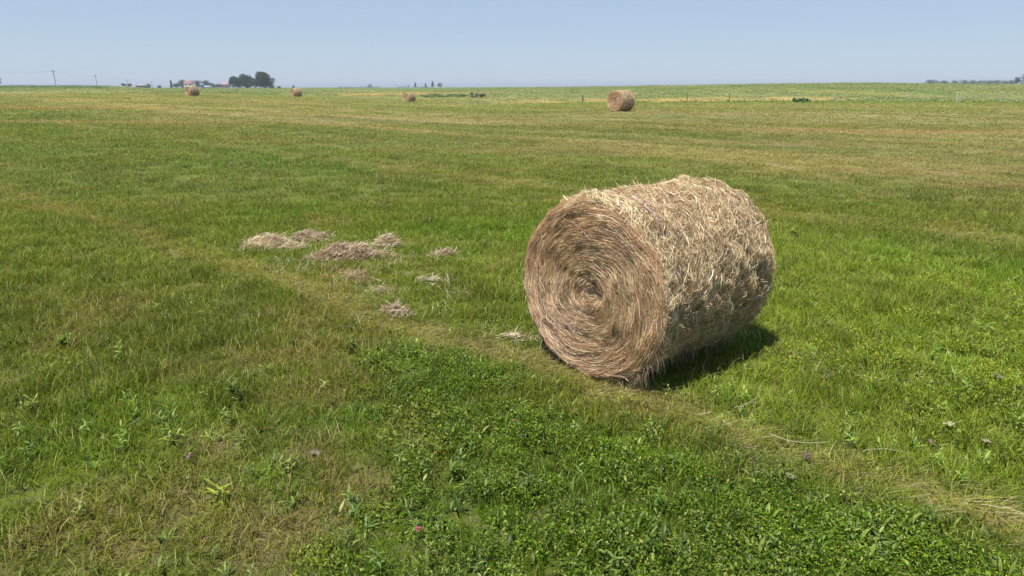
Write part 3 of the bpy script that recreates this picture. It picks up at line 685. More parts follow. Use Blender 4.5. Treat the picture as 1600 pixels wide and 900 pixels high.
# ------------------------------------------------------------------ hay scraps on the ground
def hay_heap(px, py, rx, ry, hgt, n, ang, label, wts, seed, group='heaps of dropped hay left of the big bale', Lmax=.22):
    rng = np.random.default_rng(seed); cx, cy = G(px, py); k = 5
    q = rng.random(n) ** .75 * (1 + .25 * (rng.random(n) < .12)); th = rng.random(n) * 6.283
    lx, ly = q * rx * np.cos(th) * (1 + .3 * np.sin(th * 3 + seed)), q * ry * np.sin(th) * (1 + .3 * np.cos(th * 2 + seed))
    ca, sa = math.cos(ang), math.sin(ang); bx = lx * ca - ly * sa; by = lx * sa + ly * ca
    top = 1.6 * hgt * np.maximum(0, 1 - q ** 2) * (.1 + 1.5 * fbm(bx / .12 + 7, by / .12, seed, 2))
    az = rng.normal(ang, 1.3, n); Ls = rng.uniform(.06, Lmax, n); ds = np.linspace(-.5, .5, k)[None] * Ls[:, None]; bd = rng.normal(0, 6, n)[:, None] * ds
    X = bx[:, None] + np.cos(az[:, None] + bd) * ds; Yy = by[:, None] + np.sin(az[:, None] + bd) * ds
    base = T(cx + X, cy + Yy) - Tz(cx, cy)
    Z = base + .03 + top[:, None] * rng.uniform(.55, 1.0, (n, 1)) + rng.normal(0, .006, (n, k)) + (rng.random(n) < .35)[:, None] * rng.uniform(-.03, .09, (n, 1)) * np.linspace(0, 1, k)[None]
    P = np.stack([X, Yy, Z], -1); Nn = np.zeros_like(P); Nn[..., 2] = 1
    o = obj('hay_heap', ribbon_mesh('hay_heap', P, rng.uniform(.003, .008, n), Nn, pick(rng, n, wts) * 1.1, rng), None, (cx, cy, Tz(cx, cy)))
    return tag(o, label, 'hay heap', group)
wl = (1.5, 2.4, .8, .4, .7, .1, 3., .2); wp = (1.3, 1.2, 1.2, .8, 2.2, .1, 1., .5); wd_ = (1, .6, 1, 1.2, 1.5, .4, .3, 1)
hay_heap(420, 388, .50, .30, .10, 3000, -.1, 'pale straw heap at the left end of the dropped hay', wl, 1)
hay_heap(484, 376, .34, .17, .08, 850, .3, 'small tan heap touching the right end of the pale straw heap', wp, 2)
hay_heap(545, 403, .58, .22, .13, 3000, .16, 'longest pinkish tan heap in the middle of the dropped hay', wp, 3)
hay_heap(607, 387, .22, .14, .11, 900, .2, 'small raised tan tuft at the right end of the longest heap', wl, 4)
hay_heap(694, 399, .20, .11, .03, 300, .2, 'thin faint scrap of hay alone between the heaps and the big bale', wp, 5)
hay_heap(560, 438, .35, .13, .03, 350, A0, 'thin brownish hay scrap just below the longest heap', wd_, 6)
hay_heap(618, 492, .20, .10, .045, 420, A0, 'purplish brown hay clot lying on the pale track', (.3, .3, .5, 1, 2.5, .2, .6, 1.8), 7)
hay_heap(672, 446, .26, .13, .05, 90, .3, 'few loose curved straws between the heaps and the big bale', wl, 8, Lmax=.3)
hay_heap(598, 458, .2, .08, .02, 160, A0, 'faint hay scrap above the purplish clot', wd_, 9)
hay_heap(815, 535, .26, .10, .04, 110, A0 + .3, 'straw fringe fallen at the lower left of the big bale', wl, 10)
hay_heap(1260, 440, .15, .1, .05, 1, 0, 'x', wl, 11).name = 'tmp'
D.objects.remove(D.objects['tmp'], do_unlink=True)

def stalk(px, py, L, az, label, z0=.10, rise=.05, col=(.66, .60, .42), wdt=.0035):
    rng = np.random.default_rng(int(px)); cx, cy = G(px, py, .1); k = 9
    d = np.linspace(-.5, .5, k) * L; bd = d * rng.normal(0, 2.2)
    P = np.stack([np.cos(az + bd) * d, np.sin(az + bd) * d, z0 - .02 + rise * (d / L + .5) + rng.normal(0, .002, k)], -1)[None]
    n6 = 6; V = []; a = np.linspace(0, 2 * np.pi, n6, endpoint=False)
    t = np.array([math.cos(az), math.sin(az), 0]); s_ = np.array([-math.sin(az), math.cos(az), 0]); u = np.array([0, 0, 1.])
    for j in range(k):
        w_ = wdt * .5 * (1 - .5 * j / k)
        V += [P[0, j] + s_ * math.cos(x) * w_ + u * math.sin(x) * w_ for x in a]
    Q = [[j * n6 + i, j * n6 + (i + 1) % n6, (j + 1) * n6 + (i + 1) % n6, (j + 1) * n6 + i] for j in range(k - 1) for i in range(n6)]
    V = np.array(V); o = obj('straw_stalk', mesh_np('straw_stalk', V, [np.array(Q)], {'col': np.tile(col, (len(V), 1))}, [M_straw]), None, (cx, cy, Tz(cx, cy)))
    return tag(o, label, 'straw stalk', 'single straw stalks lying on the grass')
stalk(1175, 628, .30, .55, 'pale stalk leaning up right just below the right end of the big bale', .09, .08)
stalk(1245, 692, .42, -.55, 'long pale stalk lying right of the track, pointing down right')
stalk(1300, 700, .16, .9, 'short stalk crossing the tip of the long pale stalk', .1, .04)
stalk(1378, 699, .28, -.2, 'pale stalk lying almost level further right, nearer the edge', .09, .02)
stalk(1102, 645, .10, 0, 'tiny pale stalk on the track below the big bale', .1, .02)
stalk(1590, 800, .35, -.9, 'pale stalk cut by the right edge of the photo, near the bottom', .1, .04)

# crumpled dry leaves and clods
def crumple(px, py, size, col, label, name='dried_leaf', cat='dried leaf', z=.06, flat=.45):
    rng = np.random.default_rng(int(px * 3 + py)); cx, cy = G(px, py, z)
    nu, nv = 9, 9; uu, vv = np.meshgrid(np.linspace(-1, 1, nu), np.linspace(-1, 1, nv), indexing='ij')
    rr = np.sqrt(uu ** 2 + vv ** 2); sc = np.where(rr > 1e-6, np.maximum(np.abs(uu), np.abs(vv)) / np.maximum(rr, 1e-6), 1)
    x = uu * sc * size; y = vv * sc * size * .7; f_ = fbm(uu * 2 + px, vv * 2 + py, 3, 3)
    zt = (f_ - .3) * size * flat * 2; 
    Vt = np.stack([x, y, zt], -1).reshape(-1, 3); Vb = Vt - np.array([0, 0, size * .06])
    i = (np.arange(nu - 1)[:, None] * nv + np.arange(nv - 1)[None]); q = np.stack([i, i + nv, i + nv + 1, i + 1], -1).reshape(-1, 4)
    V = np.concatenate([Vt, Vb]); Q = np.concatenate([q, q[:, ::-1] + nu * nv]); c = np.array(col)[None] * (.5 + 1. * rng.random((len(V), 1)))
    o = obj(name, mesh_np(name, V, [Q], {'col': c}, [M_straw], smooth=True), None, (cx, cy, Tz(cx, cy) + z), rng.random() * 6)
    return tag(o, label, cat)
crumple(1260, 714, .040, (.11, .07, .05), 'dark brown crumpled leaf right of the track, below the long stalk')
crumple(1455, 692, .030, (.15, .10, .06), 'small brown crumpled leaf near the pale withered leaf')
crumple(1482, 662, .04, (.44, .38, .2), 'pale yellow withered leaf at the right, above the small brown leaf', z=.09)
crumple(494, 707, .045, (.19, .16, .13), 'grey brown leaf in the bare patch left of the clover', z=.03)
crumple(296, 713, .030, (.10, .055, .04), 'dark red brown leaf left of the bare patch, bottom left')
crumple(1560, 590, .045, (.20, .16, .13), 'greyish brown leaf near the right edge, level with the bale base')
crumple(1540, 690, .038, (.3, .27, .16), 'pale dead leaf farthest right, under the greyish brown leaf')
crumple(1235, 745, .042, (.2, .22, .1), 'silvery green dead leaf on the track, bottom right', z=.08)

def clover_head(px, py, s, label, col=(.50, .13, .16)):
    rng = np.random.default_rng(int(px)); cx, cy = G(px, py, .13); root = empty('flower', (cx, cy, Tz(cx, cy))); tag(root, label, 'flower')
    n = 70; v = rng.normal(0, 1, (n, 3)); v /= np.linalg.norm(v, axis=1, keepdims=True); v[:, 2] = np.abs(v[:, 2]) * 1.1 - .25
    b = v * s * .4; az = np.arctan2(v[:, 1], v[:, 0])
    V, Q, Tq, r1, r2 = leaves(rng, n, b, s * .5, s * .8, s * .18, s * .26, .1, 1.3, 2, (.5, 1.), az=az)
    c = np.array(col)[None] * (.6 + .8 * r1[:, None]); h = obj('flower_head', mesh_np('flower_head', V, [Q, Tq], {'col': c}, [M_straw]), root, (0, 0, .13))
    V, Q, Tq, r1, r2 = blades(rng, 3, .002, .13, .14, .003, .004, .03, .01)
    obj('stem', mesh_np('stem', V, [Q, Tq], {'col': np.tile((.09, .16, .04), (len(V), 1))}, [M_straw]), root)
clover_head(653, 829, .02, 'pinkish red clover flower low in the bottom centre clover')
clover_head(185, 632, .015, 'small magenta flower in the olive grass at the left', (.38, .06, .18))
clover_head(803, 655, .013, 'dull pink flower in the clover below the left side of the big bale', (.38, .16, .17))

def leafy_plant(px, py, hgt, n, label, tint=(.085, .15, .075), Lf=.07):
    rng = np.random.default_rng(int(px * 7)); cx, cy = G(px, py, .05); root = empty('leafy_weed', (cx, cy, Tz(cx, cy) - .015))
    tag(root, label, 'weed', 'single leafy weeds standing in the grass'); stems = 6; bs = []; azs = []
    S_ = []
    for s_ in range(stems):
        a = rng.random() * 6.283; ln = rng.uniform(.15, .6); h_ = hgt * rng.uniform(.65, 1.)
        k = n // stems; q = np.linspace(.15, 1, k)
        bs.append(np.stack([np.cos(a) * ln * q * h_, np.sin(a) * ln * q * h_, q * h_], -1)); azs.append(np.arange(k) * 2.4 + a)
        S_.append(bs[-1])
    base = np.concatenate(bs); m = len(base)
    V, Q, Tq, r1, r2 = leaves(rng, m, base, Lf * .6, Lf * 1.2, Lf * .18, Lf * .28, .1, 1.2, az=np.concatenate(azs))
    obj('foliage', mesh_np('foliage', V, [Q, Tq], {'col': np.array(tint)[None] * np.array((1.12, 1.0, .42)) * (.65 + .8 * r1[:, None])}, [M_leafc]), root)
    P = np.stack([np.concatenate([np.zeros((1, 3)), q[np.linspace(0, len(q) - 1, 4).astype(int)]]) for q in S_]); Nn = np.zeros_like(P); Nn[..., 1] = 1
    obj('stems', ribbon_mesh('stems', P, np.full(stems, .005), Nn, np.tile((.1, .13, .06), (stems, 1)), rng, M_leafc), root)
leafy_plant(372, 622, .20, 96, 'bushy dark green weed, the largest one left of the clover', (.075, .125, .03))
leafy_plant(452, 732, .13, 48, 'silvery green weed below the grey brown leaf', (.19, .24, .09))
leafy_plant(100, 535, .14, 80, 'bright green low weed at the far left', (.11, .2, .03))
leafy_plant(268, 690, .15, 40, 'pale narrow leaved weed above the dark red leaf', (.20, .27, .08), .07)
leafy_plant(50, 640, .17, 54, 'grey green weed near the left edge', (.17, .24, .07))
leafy_plant(345, 775, .12, 24, 'light green long leaved weed over the bare patch, bottom left', (.22, .3, .07), .09)
leafy_plant(548, 545, .16, 60, 'dark leafy weed just left of the pale track', (.075, .13, .03))
leafy_plant(1240, 365, .12, 60, 'coarse pale green weed behind the bale, on the second track', (.2, .26, .09), .10)
leafy_plant(715, 740, .13, 60, 'broad leaved weed standing in the left of the clover', (.11, .19, .03), .07)

# ------------------------------------------------------------------ fence
M_post = flat_mat('weathered_pale_wood', (.34, .33, .30), .85, .25, 9)
M_postd = flat_mat('dark_brown_wood', (.085, .05, .035), .85, .3, 9)
M_wire = flat_mat('galvanised_wire', (.35, .36, .37), .45, .1)
def post_mesh(h, r, seed, name='post'):
    rng = np.random.default_rng(seed); k = 8; zs = np.array([-.3, .0, h * .33, h * .66, h * .97, h]); rs = np.array([1.08, 1.05, 1., .97, .92, .75]) * r
    a = np.linspace(0, 6.283, k, endpoint=False); V = np.concatenate([np.stack([np.cos(a) * q * (1 + rng.normal(0, .05, k)), np.sin(a) * q * (1 + rng.normal(0, .05, k)), np.full(k, z)], -1) for q, z in zip(rs, zs)])
    V[-k:, 2] += rng.normal(0, .015, k)
    Q = [[j * k + i, j * k + (i + 1) % k, (j + 1) * k + (i + 1) % k, (j + 1) * k + i] for j in range(5) for i in range(k)]
    return mesh_np(name, V, [np.array(Q), np.array([[5 * k + i for i in range(k)]])], None, None)
def build_fence():
    root = empty('wire_fence', (35, 98, Tz(35, 98))); tag(root, 'post and wire fence along the foot of the green rise', 'fence')
    spec = [(1075, 98, 1.05, .05, 'd', 0), (1112, 98, .95, .04, 'p', .03), (1141, 98, 1.1, .055, 'd', .02), (1196, 98, 1.1, .05, 'p', -.05), (1249, 98, 1.25, .06, 'p', .03), (1276, 98, 1.0, .045, 'p', -.04),
            (1305, 98, 1.2, .06, 'p', .02), (1361, 98, 1.15, .045, 'p', -.02), (1424, 98, 1.2, .06, 'p', .03), (1499, 98, 1.35, .075, 'w', -.12), (1503, 98.6, 1.1, .06, 'p', .1), (1567, 98, 1.15, .06, 'p', .12), (1640, 98, 1.2, .06, 'p', 0), (1710, 98, 1.2, .06, 'p', .04)]
    M_w = flat_mat('bleached_wood', (.50, .49, .45), .8, .15, 9)
    tops = []
    for i, (px, Y, h_, r_, c, lean) in enumerate(spec):
        x = at(px, Y); z = Tz(x, Y); me = post_mesh(h_, r_, 50 + i); me.materials.append({'d': M_postd, 'p': M_post, 'w': M_w}[c])
        o = obj('post', me, root, (x - 35, Y - 98, z - root.location.z)); o.rotation_euler = (0, lean, 0)
        if c == 'd': o['label'] = 'dark brown post'
        if c == 'w': o['label'] = 'leaning bleached white post'
        if px != 1503: tops.append((x, Y, z, h_))
    for fr in (.35, .62, .9):
        P = []
        for (a, b) in zip(tops[:-1], tops[1:]):
            for q in np.linspace(0, 1, 6)[:-1]:
                P.append((a[0] + (b[0] - a[0]) * q - 35, a[1] - 98 - .06, a[2] + (b[2] - a[2]) * q + 1.05 * fr - .06 * math.sin(math.pi * q) - root.location.z))
        P = np.array(P); k = len(P); a = np.array([0, 2.09, 4.19]); V = np.concatenate([P + np.array([0, math.cos(t) * .003, math.sin(t) * .003]) for t in a])
        Q = [[j * k + i, ((j + 1) % 3) * k + i, ((j + 1) % 3) * k + i + 1, j * k + i + 1] for j in range(3) for i in range(k - 1)]
        obj('wire', mesh_np('wire', V, [np.array(Q)], None, [M_wire]), root)
build_fence()
me = post_mesh(1.0, .11, 77, 'wooden_post'); me.materials.append(M_postd); x = at(911, 110)
tag(obj('wooden_post', me, None, (x, 110, Tz(x, 110))), 'short dark brown post standing alone left of the weathered round bale', 'post')

# ------------------------------------------------------------------ trees and shrubs
M_bark = flat_mat('grey_brown_bark', (.13, .10, .075), .9, .3, 3)
def tube(P, Rr, k=6):
    P = np.asarray(P, float); n = len(P); V = []
    for j in range(n):
        t = P[min(j + 1, n - 1)] - P[max(j - 1, 0)]; t = t / (np.linalg.norm(t) + 1e-9)
        a = np.cross(t, (0, 1, .13)); a /= np.linalg.norm(a) + 1e-9; b = np.cross(t, a)
        for i in range(k): V.append(P[j] + (a * math.cos(i / k * 6.283) + b * math.sin(i / k * 6.283)) * Rr[j])
    Q = [[j * k + i, j * k + (i + 1) % k, (j + 1) * k + (i + 1) % k, (j + 1) * k + i] for j in range(n - 1) for i in range(k)]
    return np.array(V), np.array(Q)
def leaf_cloud(rng, C, rad, n, size, tint, flatten=.8):
    """small randomly turned leaf clumps spread through several lobes C with radii rad"""
    rad = np.asarray(rad, float); C = np.asarray(C, float)
    i = rng.choice(len(C), n, p=rad ** 2 / (rad ** 2).sum()); v = rng.normal(0, 1, (n, 3)); v /= np.linalg.norm(v, axis=1, keepdims=True)
    p = C[i] + v * (rad[i] * (.35 + .75 * rng.random(n) ** .5))[:, None] * np.array([1, 1, flatten])
    p[:, 2] = np.maximum(p[:, 2], size * .2)
    q = rng.normal(0, 1, (n, 2, 3)); q /= np.linalg.norm(q, axis=2, keepdims=True); s_ = size * rng.uniform(.5, 1.3, n)[:, None]
    V = np.stack([p - q[:, 0] * s_, p + q[:, 1] * s_ * .55, p + q[:, 0] * s_, p - q[:, 1] * s_ * .55], 1).reshape(-1, 3)
    Q = np.arange(n * 4).reshape(-1, 4); lobe = rng.uniform(.75, 1.25, len(C))[i]
    c = np.array(tint)[None] * (lobe * rng.uniform(.7, 1.35, n))[:, None]
    return V, Q, np.repeat(c, 4, 0)
def tree(name, px, Y, hgt, wid, label, group, tint=(.055, .085, .04), nleaf=1500, kind='round', cat='tree', lean=0., dz=0., trunk=True):
    rng = np.random.default_rng(int(px * 13 + hgt * 7)); x = at(px, Y); root = empty(name, (x, Y, Tz(x, Y) + dz)); tag(root, label, cat, group)
    if kind == 'conifer':
        n = nleaf; q = rng.random(n) ** .8; r = wid / 2 * (1 - q) * (.75 + .25 * np.sin(q * 40)) * rng.random(n) ** .4; th = rng.random(n) * 6.283
        C = np.stack([r * np.cos(th), r * np.sin(th), hgt * (.06 + .94 * q)], -1); s_ = hgt * .07
        d = np.stack([np.cos(th), np.sin(th), np.full(n, -.35)], -1) * s_ * 1.6; e = np.stack([-np.sin(th), np.cos(th), np.zeros(n)], -1) * s_ * .6
        V = np.stack([C - d * .4, C + e, C + d, C - e], 1).reshape(-1, 3); Q = np.arange(4 * n).reshape(-1, 4)
        c = np.repeat(np.array(tint)[None] * rng.uniform(.6, 1.4, (n, 1)), 4, 0)
        obj('crown', mesh_np('crown', V, [Q], {'col': c}, [M_leafc]), root)
        V, Q = tube([(0, 0, -.2), (0, 0, hgt * .5), (0, 0, hgt * .97)], [hgt * .025, hgt * .015, .02]); obj('trunk', mesh_np('trunk', V, [Q], None, [M_bark]), root); return root
    nl = 20 if kind == 'round' else 9
    base = hgt * (.10 if trunk else .04)
    C = []; rad = []
    for i in range(nl):
        a = rng.random() * 6.283; q = rng.random() ** .5; z = base + (hgt - base) * rng.uniform(.14, .8)
        m = math.sqrt(max(0, 1 - ((z - base - (hgt - base) * .45) / ((hgt - base) * .62)) ** 2))
        C.append((math.cos(a) * q * wid * .34 * m + lean * z, math.sin(a) * q * wid * .34 * m, z)); rad.append(rng.uniform(.17, .27) * min(wid, hgt * 1.3))
    C = np.array(C); rad = np.array(rad); C[:, 2] = np.minimum(C[:, 2], hgt - rad * .8)
    V, Q, c = leaf_cloud(rng, C, rad, int(nleaf * 1.6), max(.26, hgt * .045), tint)
    obj('crown', mesh_np('crown', V, [Q], {'col': c}, [M_leafc]), root)
    Vs = []; Qs = []; o = 0; fork = np.array([lean * base, 0, base * .8])
    v, q = tube([(0, 0, -.3), (lean * base * .4, .05, base * .4), fork], [hgt * .035, hgt * .028, hgt * .022]); Vs.append(v); Qs.append(q); o += len(v)
    for cc in C[:7]:
        v, q = tube([fork, fork * .5 + cc * .5 + np.array([0, 0, -.03 * hgt]), cc], [hgt * .018, hgt * .011, hgt * .004], 5); Vs.append(v); Qs.append(q + o); o += len(v)
    obj('trunk' if trunk else 'stems', mesh_np('trunk', np.concatenate(Vs), [np.concatenate(Qs)], None, [M_bark]), root)
    return root
gb = 'big trees at the right end of the farmyard'
DG = (.040, .075, .030)
for px, Y, h_, w_, lb in ((370, 520, 8.6, 11, 'leftmost and lowest of the big farmyard trees'), (387, 525, 10.2, 11.5, 'middle tree of the big farmyard trees'),
                          (407, 515, 12.2, 13.5, 'tallest and widest of the big farmyard trees'), (422, 530, 8.0, 8.0, 'thin leaning tree at the right end of the big farmyard trees')):
    tree('broadleaf_tree', px, Y, h_, w_, lb, gb, DG, 3600 if w_ > 8 else 1000, lean=.12 if px == 422 else 0)
gs = 'low trees around the farmhouse'
for px, Y, h_, w_, lb in ((276, 660, 3.5, 5, 'low bush just right of the lone dark spruce'), (286, 690, 6.4, 6.5, 'bushy tree left of the red roofed house'), (304, 720, 5.6, 5.0, 'rounded tree touching the right side of the red roofed house'), (310, 720, 6.6, 7, 'taller rounded tree right of the red roofed house'),
                          (321, 720, 6.4, 7, 'wide tree behind the blue shed'), (330, 715, 4.4, 6, 'low tree right of the blue shed'), (337, 700, 2.6, 5, 'low bush between the blue shed and the pink building'), (344, 690, 3.6, 5, 'rounded bush left of the pink building')):
    tree('broadleaf_tree', px, Y, h_ * 1.2, w_ * 1.45, lb, gs, (.042, .078, .036), 1300)
tree('spruce_tree', 268, 640, 7.0, 4.0, 'lone dark spruce left of the farmhouse', None, (.022, .042, .03), 700, 'conifer')
gl = 'low shrubs on the left skyline'
for px, Y, h_, w_, lb in ((194, 560, 3.0, 4.5, 'left of the two low shrubs beside the grey roofed shed'), (202, 560, 3.4, 5, 'right of the two low shrubs beside the grey roofed shed'), (249, 600, 2.6, 3.4, 'small round shrub between the shed and the spruce'),
                          (-2, 420, 5.0, 5, 'round tree cut by the left edge of the photo'), (425, 600, 2.2, 4.5, 'low shrub right of the big farmyard trees'), (434, 600, 2.0, 6, 'long low shrub farther right of the big farmyard trees'), (458, 640, 2.4, 2.6, 'tiny tree showing over the smallest far bale')):
    tree('shrub', px, Y, h_, w_, lb, gl, (.036, .062, .034), 350, cat='shrub', kind='low', trunk=False)
gm = 'trees on the middle skyline'
tree('broadleaf_tree', 577, 900, 4.8, 8.5, 'rounded tree alone on the middle skyline', gm, (.03, .055, .035), 500)
tree('broadleaf_tree', 688, 800, 6.2, 6.5, 'round tree at the right end of the middle skyline row', gm, (.03, .055, .035), 600)
for px, h_, w_, lb in ((638, 3.2, 3.2, 'tiniest spruce left of the middle skyline row'), (649, 6, 5.4, 'first spruce of the middle skyline row'), (665, 5.2, 5.2, 'middle, shorter spruce of the middle skyline row'), (676, 7.6, 6.6, 'tallest spruce of the middle skyline row, beside the round tree')):
    tree('spruce_tree', px, 800, h_, w_, lb, 'spruces on the middle skyline', (.022, .042, .032), 500, 'conifer')
def thicket(name, x0, x1, Y, h0, label, tint=(.03, .055, .032), n=14, Y2=None, nl=2200):
    rng = np.random.default_rng(int(x0)); C = []; rad = []; cx = at((x0 + x1) / 2, Y); z0 = Tz(cx, Y)
    for i in range(n):
        px = x0 + (x1 - x0) * (i + rng.random()) / n; y_ = Y + rng.uniform(-6, 6); x = at(px, y_); r_ = h0 * rng.uniform(.35, .6)
        C.append((x - cx, y_ - Y, Tz(x, y_) - z0 + r_ * .8)); rad.append(r_)
    V, Q, c = leaf_cloud(rng, C, rad, nl, h0 * .12, tint); 
    return tag(obj(name, mesh_np(name, V, [Q], {'col': c}, [M_leafc]), None, (cx, Y, z0)), label, 'shrubs', kind='stuff')
thicket('distant_hedge', 528, 592, 900, 1.9, 'long low dark hedge on the middle skyline', n=26)
thicket('distant_hedge', 620, 634, 850, 1.7, 'short low hedge left of the spruces', n=6, nl=500)
thicket('distant_hedge', 653, 672, 800, 1.7, 'low hedge between the spruces', n=6, nl=500)
# treeline at the right
gr_ = 'trees of the right-hand skyline row'
rt = np.random.default_rng(4)
names = ['leftmost rounded tree of the right skyline row', 'second tree from the left in the right skyline row', 'third tree from the left in the right skyline row', 'fourth tree from the left in the right skyline row', 'fifth tree from the left in the right skyline row',
         'sixth tree from the left in the right skyline row', 'seventh tree from the left in the right skyline row', 'eighth tree from the left in the right skyline row', 'ninth tree from the left in the right skyline row',
         'tenth tree from the left in the right skyline row', 'last low tree of the right skyline row, next to the tall edge tree']
for i, lb in enumerate(names):
    px = 1451 + i * 13.1 + rt.uniform(-2, 2); h_ = 6.7 + rt.uniform(-.6, .6) + (.7 if i == 0 else 0)
    tree('broadleaf_tree', px, 800, h_, 15, lb, gr_, (.032, .058, .034), 1100, trunk=True, dz=-.4)
tree('broadleaf_tree', 1588, 640, 8.0, 6, 'medium tree left of the tall edge tree on the right skyline', gr_, (.03, .052, .034), 500)
tree('broadleaf_tree', 1601, 620, 10.2, 9, 'tall tree cut by the right edge of the photo', gr_, (.03, .052, .034), 900)
# shrubs in the pasture and along the fence
gp = 'shrubs in the rough pasture'
for px, Y, h_, w_, lb, tn in ((741, 150, 1.0, 2.2, 'pale green shrub left of the dark lone post', (.14, .19, .09)), (753, 151, .8, 1.6, 'smaller pale shrub beside the pale green shrub', (.13, .18, .08)), 
                               (1250, 97.3, .6, 2.2, 'larger dark green shrub at the foot of the fence', (.09, .17, .04)), (1262, 97.3, .5, 1.6, 'smaller shrub right beside the larger fence shrub', (.09, .16, .045)),):
    tree('shrub', px, Y, h_, w_, lb, gp, tn, 200, cat='shrub', kind='low', trunk=False)
thicket('fence_line_weeds', 1040, 1640, 97.6, .42, 'dark green weeds along the foot of the fence', (.065, .125, .035), 150, nl=7000)
def tall_patch():
    rng = np.random.default_rng(3); C = []; rad = []
    for i in range(40):
        Y = rng.uniform(150, 172); x = at(rng.uniform(658, 735), Y); C.append((x, Y, Tz(x, Y) + .3)); rad.append(rng.uniform(.45, .8))
    V, Q, c = leaf_cloud(rng, C, rad, 2600, .2, (.15, .21, .08), .3); tag(obj('tall_grass_patch', mesh_np('tall_grass_patch', V, [Q], {'col': c}, [M_leafc])), 'dark green patch of taller growth right of the small far bale', 'tall grass', kind='stuff')
tall_patch()

# ------------------------------------------------------------------ farm buildings
def box(x0, x1, y0, y1, z0, z1):
    V = np.array([(x, y, z) for x in (x0, x1) for y in (y0, y1) for z in (z0, z1)], float)
    Q = np.array([[0, 1, 3, 2], [4, 6, 7, 5], [0, 4, 5, 1], [2, 3, 7, 6], [0, 2, 6, 4], [1, 5, 7, 3]]); return V, Q
def bobj(name, boxes, mat, root, label=None):
    V = []; Q = []; o = 0
    for b in boxes: v, q = box(*b); V.append(v); Q.append(q + o); o += 8
    ob = obj(name, mesh_np(name, np.concatenate(V), [np.concatenate(Q)], None, [mat]), root)
    if label: ob['label'] = label
    return ob
def gable(w_, d_, z0, rise, over, mat, root):
    x0, x1 = -w_ / 2 - over, w_ / 2 + over; y0, y1 = -d_ / 2 - over, d_ / 2 + over; t = .2
    V = []
    for dz in (0, t): V += [(x0, y0, z0 + dz), (x1, y0, z0 + dz), (x1, 0, z0 + rise + dz), (x0, 0, z0 + rise + dz), (x0, y1, z0 + dz), (x1, y1, z0 + dz)]
    Q = [[0, 3, 2, 1], [3, 4, 5, 2], [6, 7, 8, 9], [9, 8, 11, 10], [0, 1, 7, 6], [4, 10, 11, 5], [1, 2, 8, 7], [2, 5, 11, 8], [0, 6, 9, 3], [3, 9, 10, 4]]
    return obj('roof', mesh_np('roof', np.array(V), [np.array(Q)], None, [mat]), root)
M_glass = flat_mat('dark_window_glass', (.04, .05, .06), .15, .1)
def building(name, px, Y, w_, d_, h_, rise, wall, roof, label, rz=0, chimney=False, win=2, cat='building'):
    x = at(px, Y); root = empty(name, (x, Y, Tz(x, Y)), rz); tag(root, label, cat)
    mw = flat_mat(name + '_wall', wall, .8, .06); mr = flat_mat(name + '_roof', roof, .8, .12, 2)
    bobj('wall', [(-w_ / 2, w_ / 2, -d_ / 2, d_ / 2, -.5, h_)], mw, root)
    V = np.array([(-w_ / 2 + .01, -d_ / 2, h_), (-w_ / 2 + .01, d_ / 2, h_), (-w_ / 2 + .01, 0, h_ + rise * .93), (w_ / 2 - .01, -d_ / 2, h_), (w_ / 2 - .01, d_ / 2, h_), (w_ / 2 - .01, 0, h_ + rise * .93)])
    for g in (0, 1):
        obj('gable', mesh_np('gable', V[g * 3:g * 3 + 3], [np.array([[0, 1, 2] if g == 0 else [0, 2, 1]])], None, [mw]), root)
    rf = gable(w_, d_, h_ + .02, rise, .35, mr, root)
    if chimney: bobj('chimney', [(w_ * .2, w_ * .2 + .7, .3, 1.0, h_ + rise * .5, h_ + rise + .9)], mr, rf)
    for i in range(win):
        cx = -w_ / 2 + w_ * (i + .5) / win * (.8 if win > 1 else 1)
        bobj('window', [(cx - .5, cx + .5, -d_ / 2 - .04, -d_ / 2 + .02, h_ * .4, h_ * .4 + 1.1)], M_glass, root)
    bobj('door', [(w_ * .36, w_ * .36 + .95, -d_ / 2 - .05, -d_ / 2 + .02, 0, 2.0)], flat_mat(name + '_door', tuple(c * .5 for c in wall), .6), root)
building('farmhouse', 297, 690, 8.5, 9, 3.6, 3.0, (.75, .72, .66), (.27, .13, .12), 'white farmhouse with a tall dull red roof behind the left far bale', .15, True, cat='house')
building('shed', 224, 620, 9.5, 7, 1.9, 1.9, (.16, .16, .16), (.24, .25, .26), 'low shed with a light grey roof on the left skyline', 0, False, 1, 'shed')
building('shed', 317, 700, 3.6, 4, 2.6, .8, (.12, .20, .36), (.16, .26, .42), 'small blue shed right of the red roofed house', 0, False, 1, 'shed')
building('shed', 325, 660, 5.0, 4, 1.3, .6, (.66, .66, .64), (.55, .55, .54), 'low pale shed in front of the blue shed', 0, False, 1, 'shed')
building('outbuilding', 353, 660, 6.0, 6, 2.6, 2.0, (.46, .30, .34), (.36, .22, .26), 'pinkish outbuilding left of the big farmyard trees', .2, False, 2, 'outbuilding')
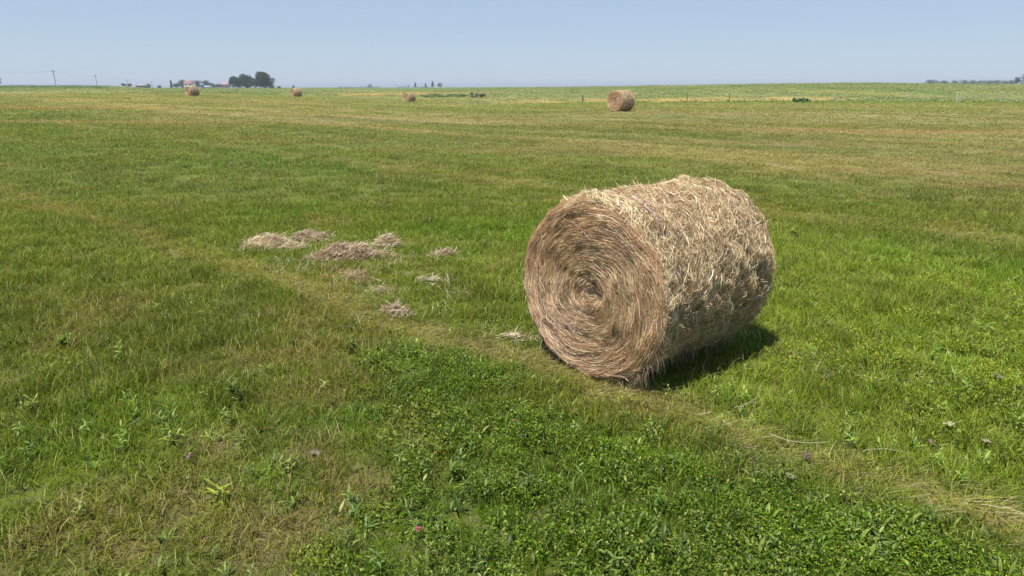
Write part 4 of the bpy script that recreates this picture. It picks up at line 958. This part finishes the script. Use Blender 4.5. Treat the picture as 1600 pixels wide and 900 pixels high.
# ------------------------------------------------------------------ power line
M_pole = flat_mat('creosoted_pole', (.10, .085, .07), .85, .2, 4)
def power_line():
    spots = [(-60, 330, 8.5, 0), (88, 430, 9.2, -.03), (152, 560, 8.6, 0), (200, 720, 7.6, 0), (238, 830, 7.8, 0), (280, 1000, 9, 0)]
    tops = []; lbs = ['power pole left of the photo edge', 'tallest leaning power pole at the left', 'second power pole, with a clear crossarm', 'power pole over the left shrubs', 'power pole between the shed and the round shrub', 'faint farthest power pole left of the farmhouse']
    for (px, Y, h_, ln), lb in zip(spots, lbs):
        x = at(px, Y); z = Tz(x, Y); root = empty('power_pole', (x, Y, z)); tag(root, lb, 'power pole', 'power poles on the left skyline')
        root.rotation_euler = (0, ln, 0)
        me = post_mesh(h_, .17, int(px + 99), 'pole'); me.materials.append(M_pole); obj('pole', me, root)
        bobj('crossarm', [(-1.3, 1.3, -.22, -.10, h_ - .9, h_ - .68)], M_pole, root)
        tops.append([(x + s_, Y - .16, z + h_ - .62) for s_ in (-1.15, 1.15)])
    for s_ in (0, 1):
        P = []
        for a, b in zip(tops[:-1], tops[1:]):
            for q in np.linspace(0, 1, 12): P.append(np.array(a[s_]) * (1 - q) + np.array(b[s_]) * q + np.array([0, 0, -1.2 * 4 * q * (1 - q)]))
        V, Q = tube(P, [.02] * len(P), 4); tag(obj('power_wire', mesh_np('power_wire', V, [Q], None, [M_pole])), ['left hand wire strung along the power poles', 'right hand wire strung along the power poles'][s_], 'wire')
power_line()

# ------------------------------------------------------------------ haze
def haze():
    V, Q = box(-9000, 9000, -120, 9300, -8.5, 18)
    m, t = new_mat('haze'); v = N(t, 'ShaderNodeVolumePrincipled'); v.inputs['Color'].default_value = (.80, .88, 1.0, 1); v.inputs['Density'].default_value = .0003
    v.inputs['Anisotropy'].default_value = .2
    o = N(t, 'ShaderNodeOutputMaterial'); t.links.new(v.outputs[0], o.inputs['Volume'])
    ob = obj('haze', mesh_np('haze', V, [Q], None, [m])); tag(ob, kind='stuff')
    ob['label'] = 'thin pale haze over the whole plain'; ob['category'] = 'haze'
haze()
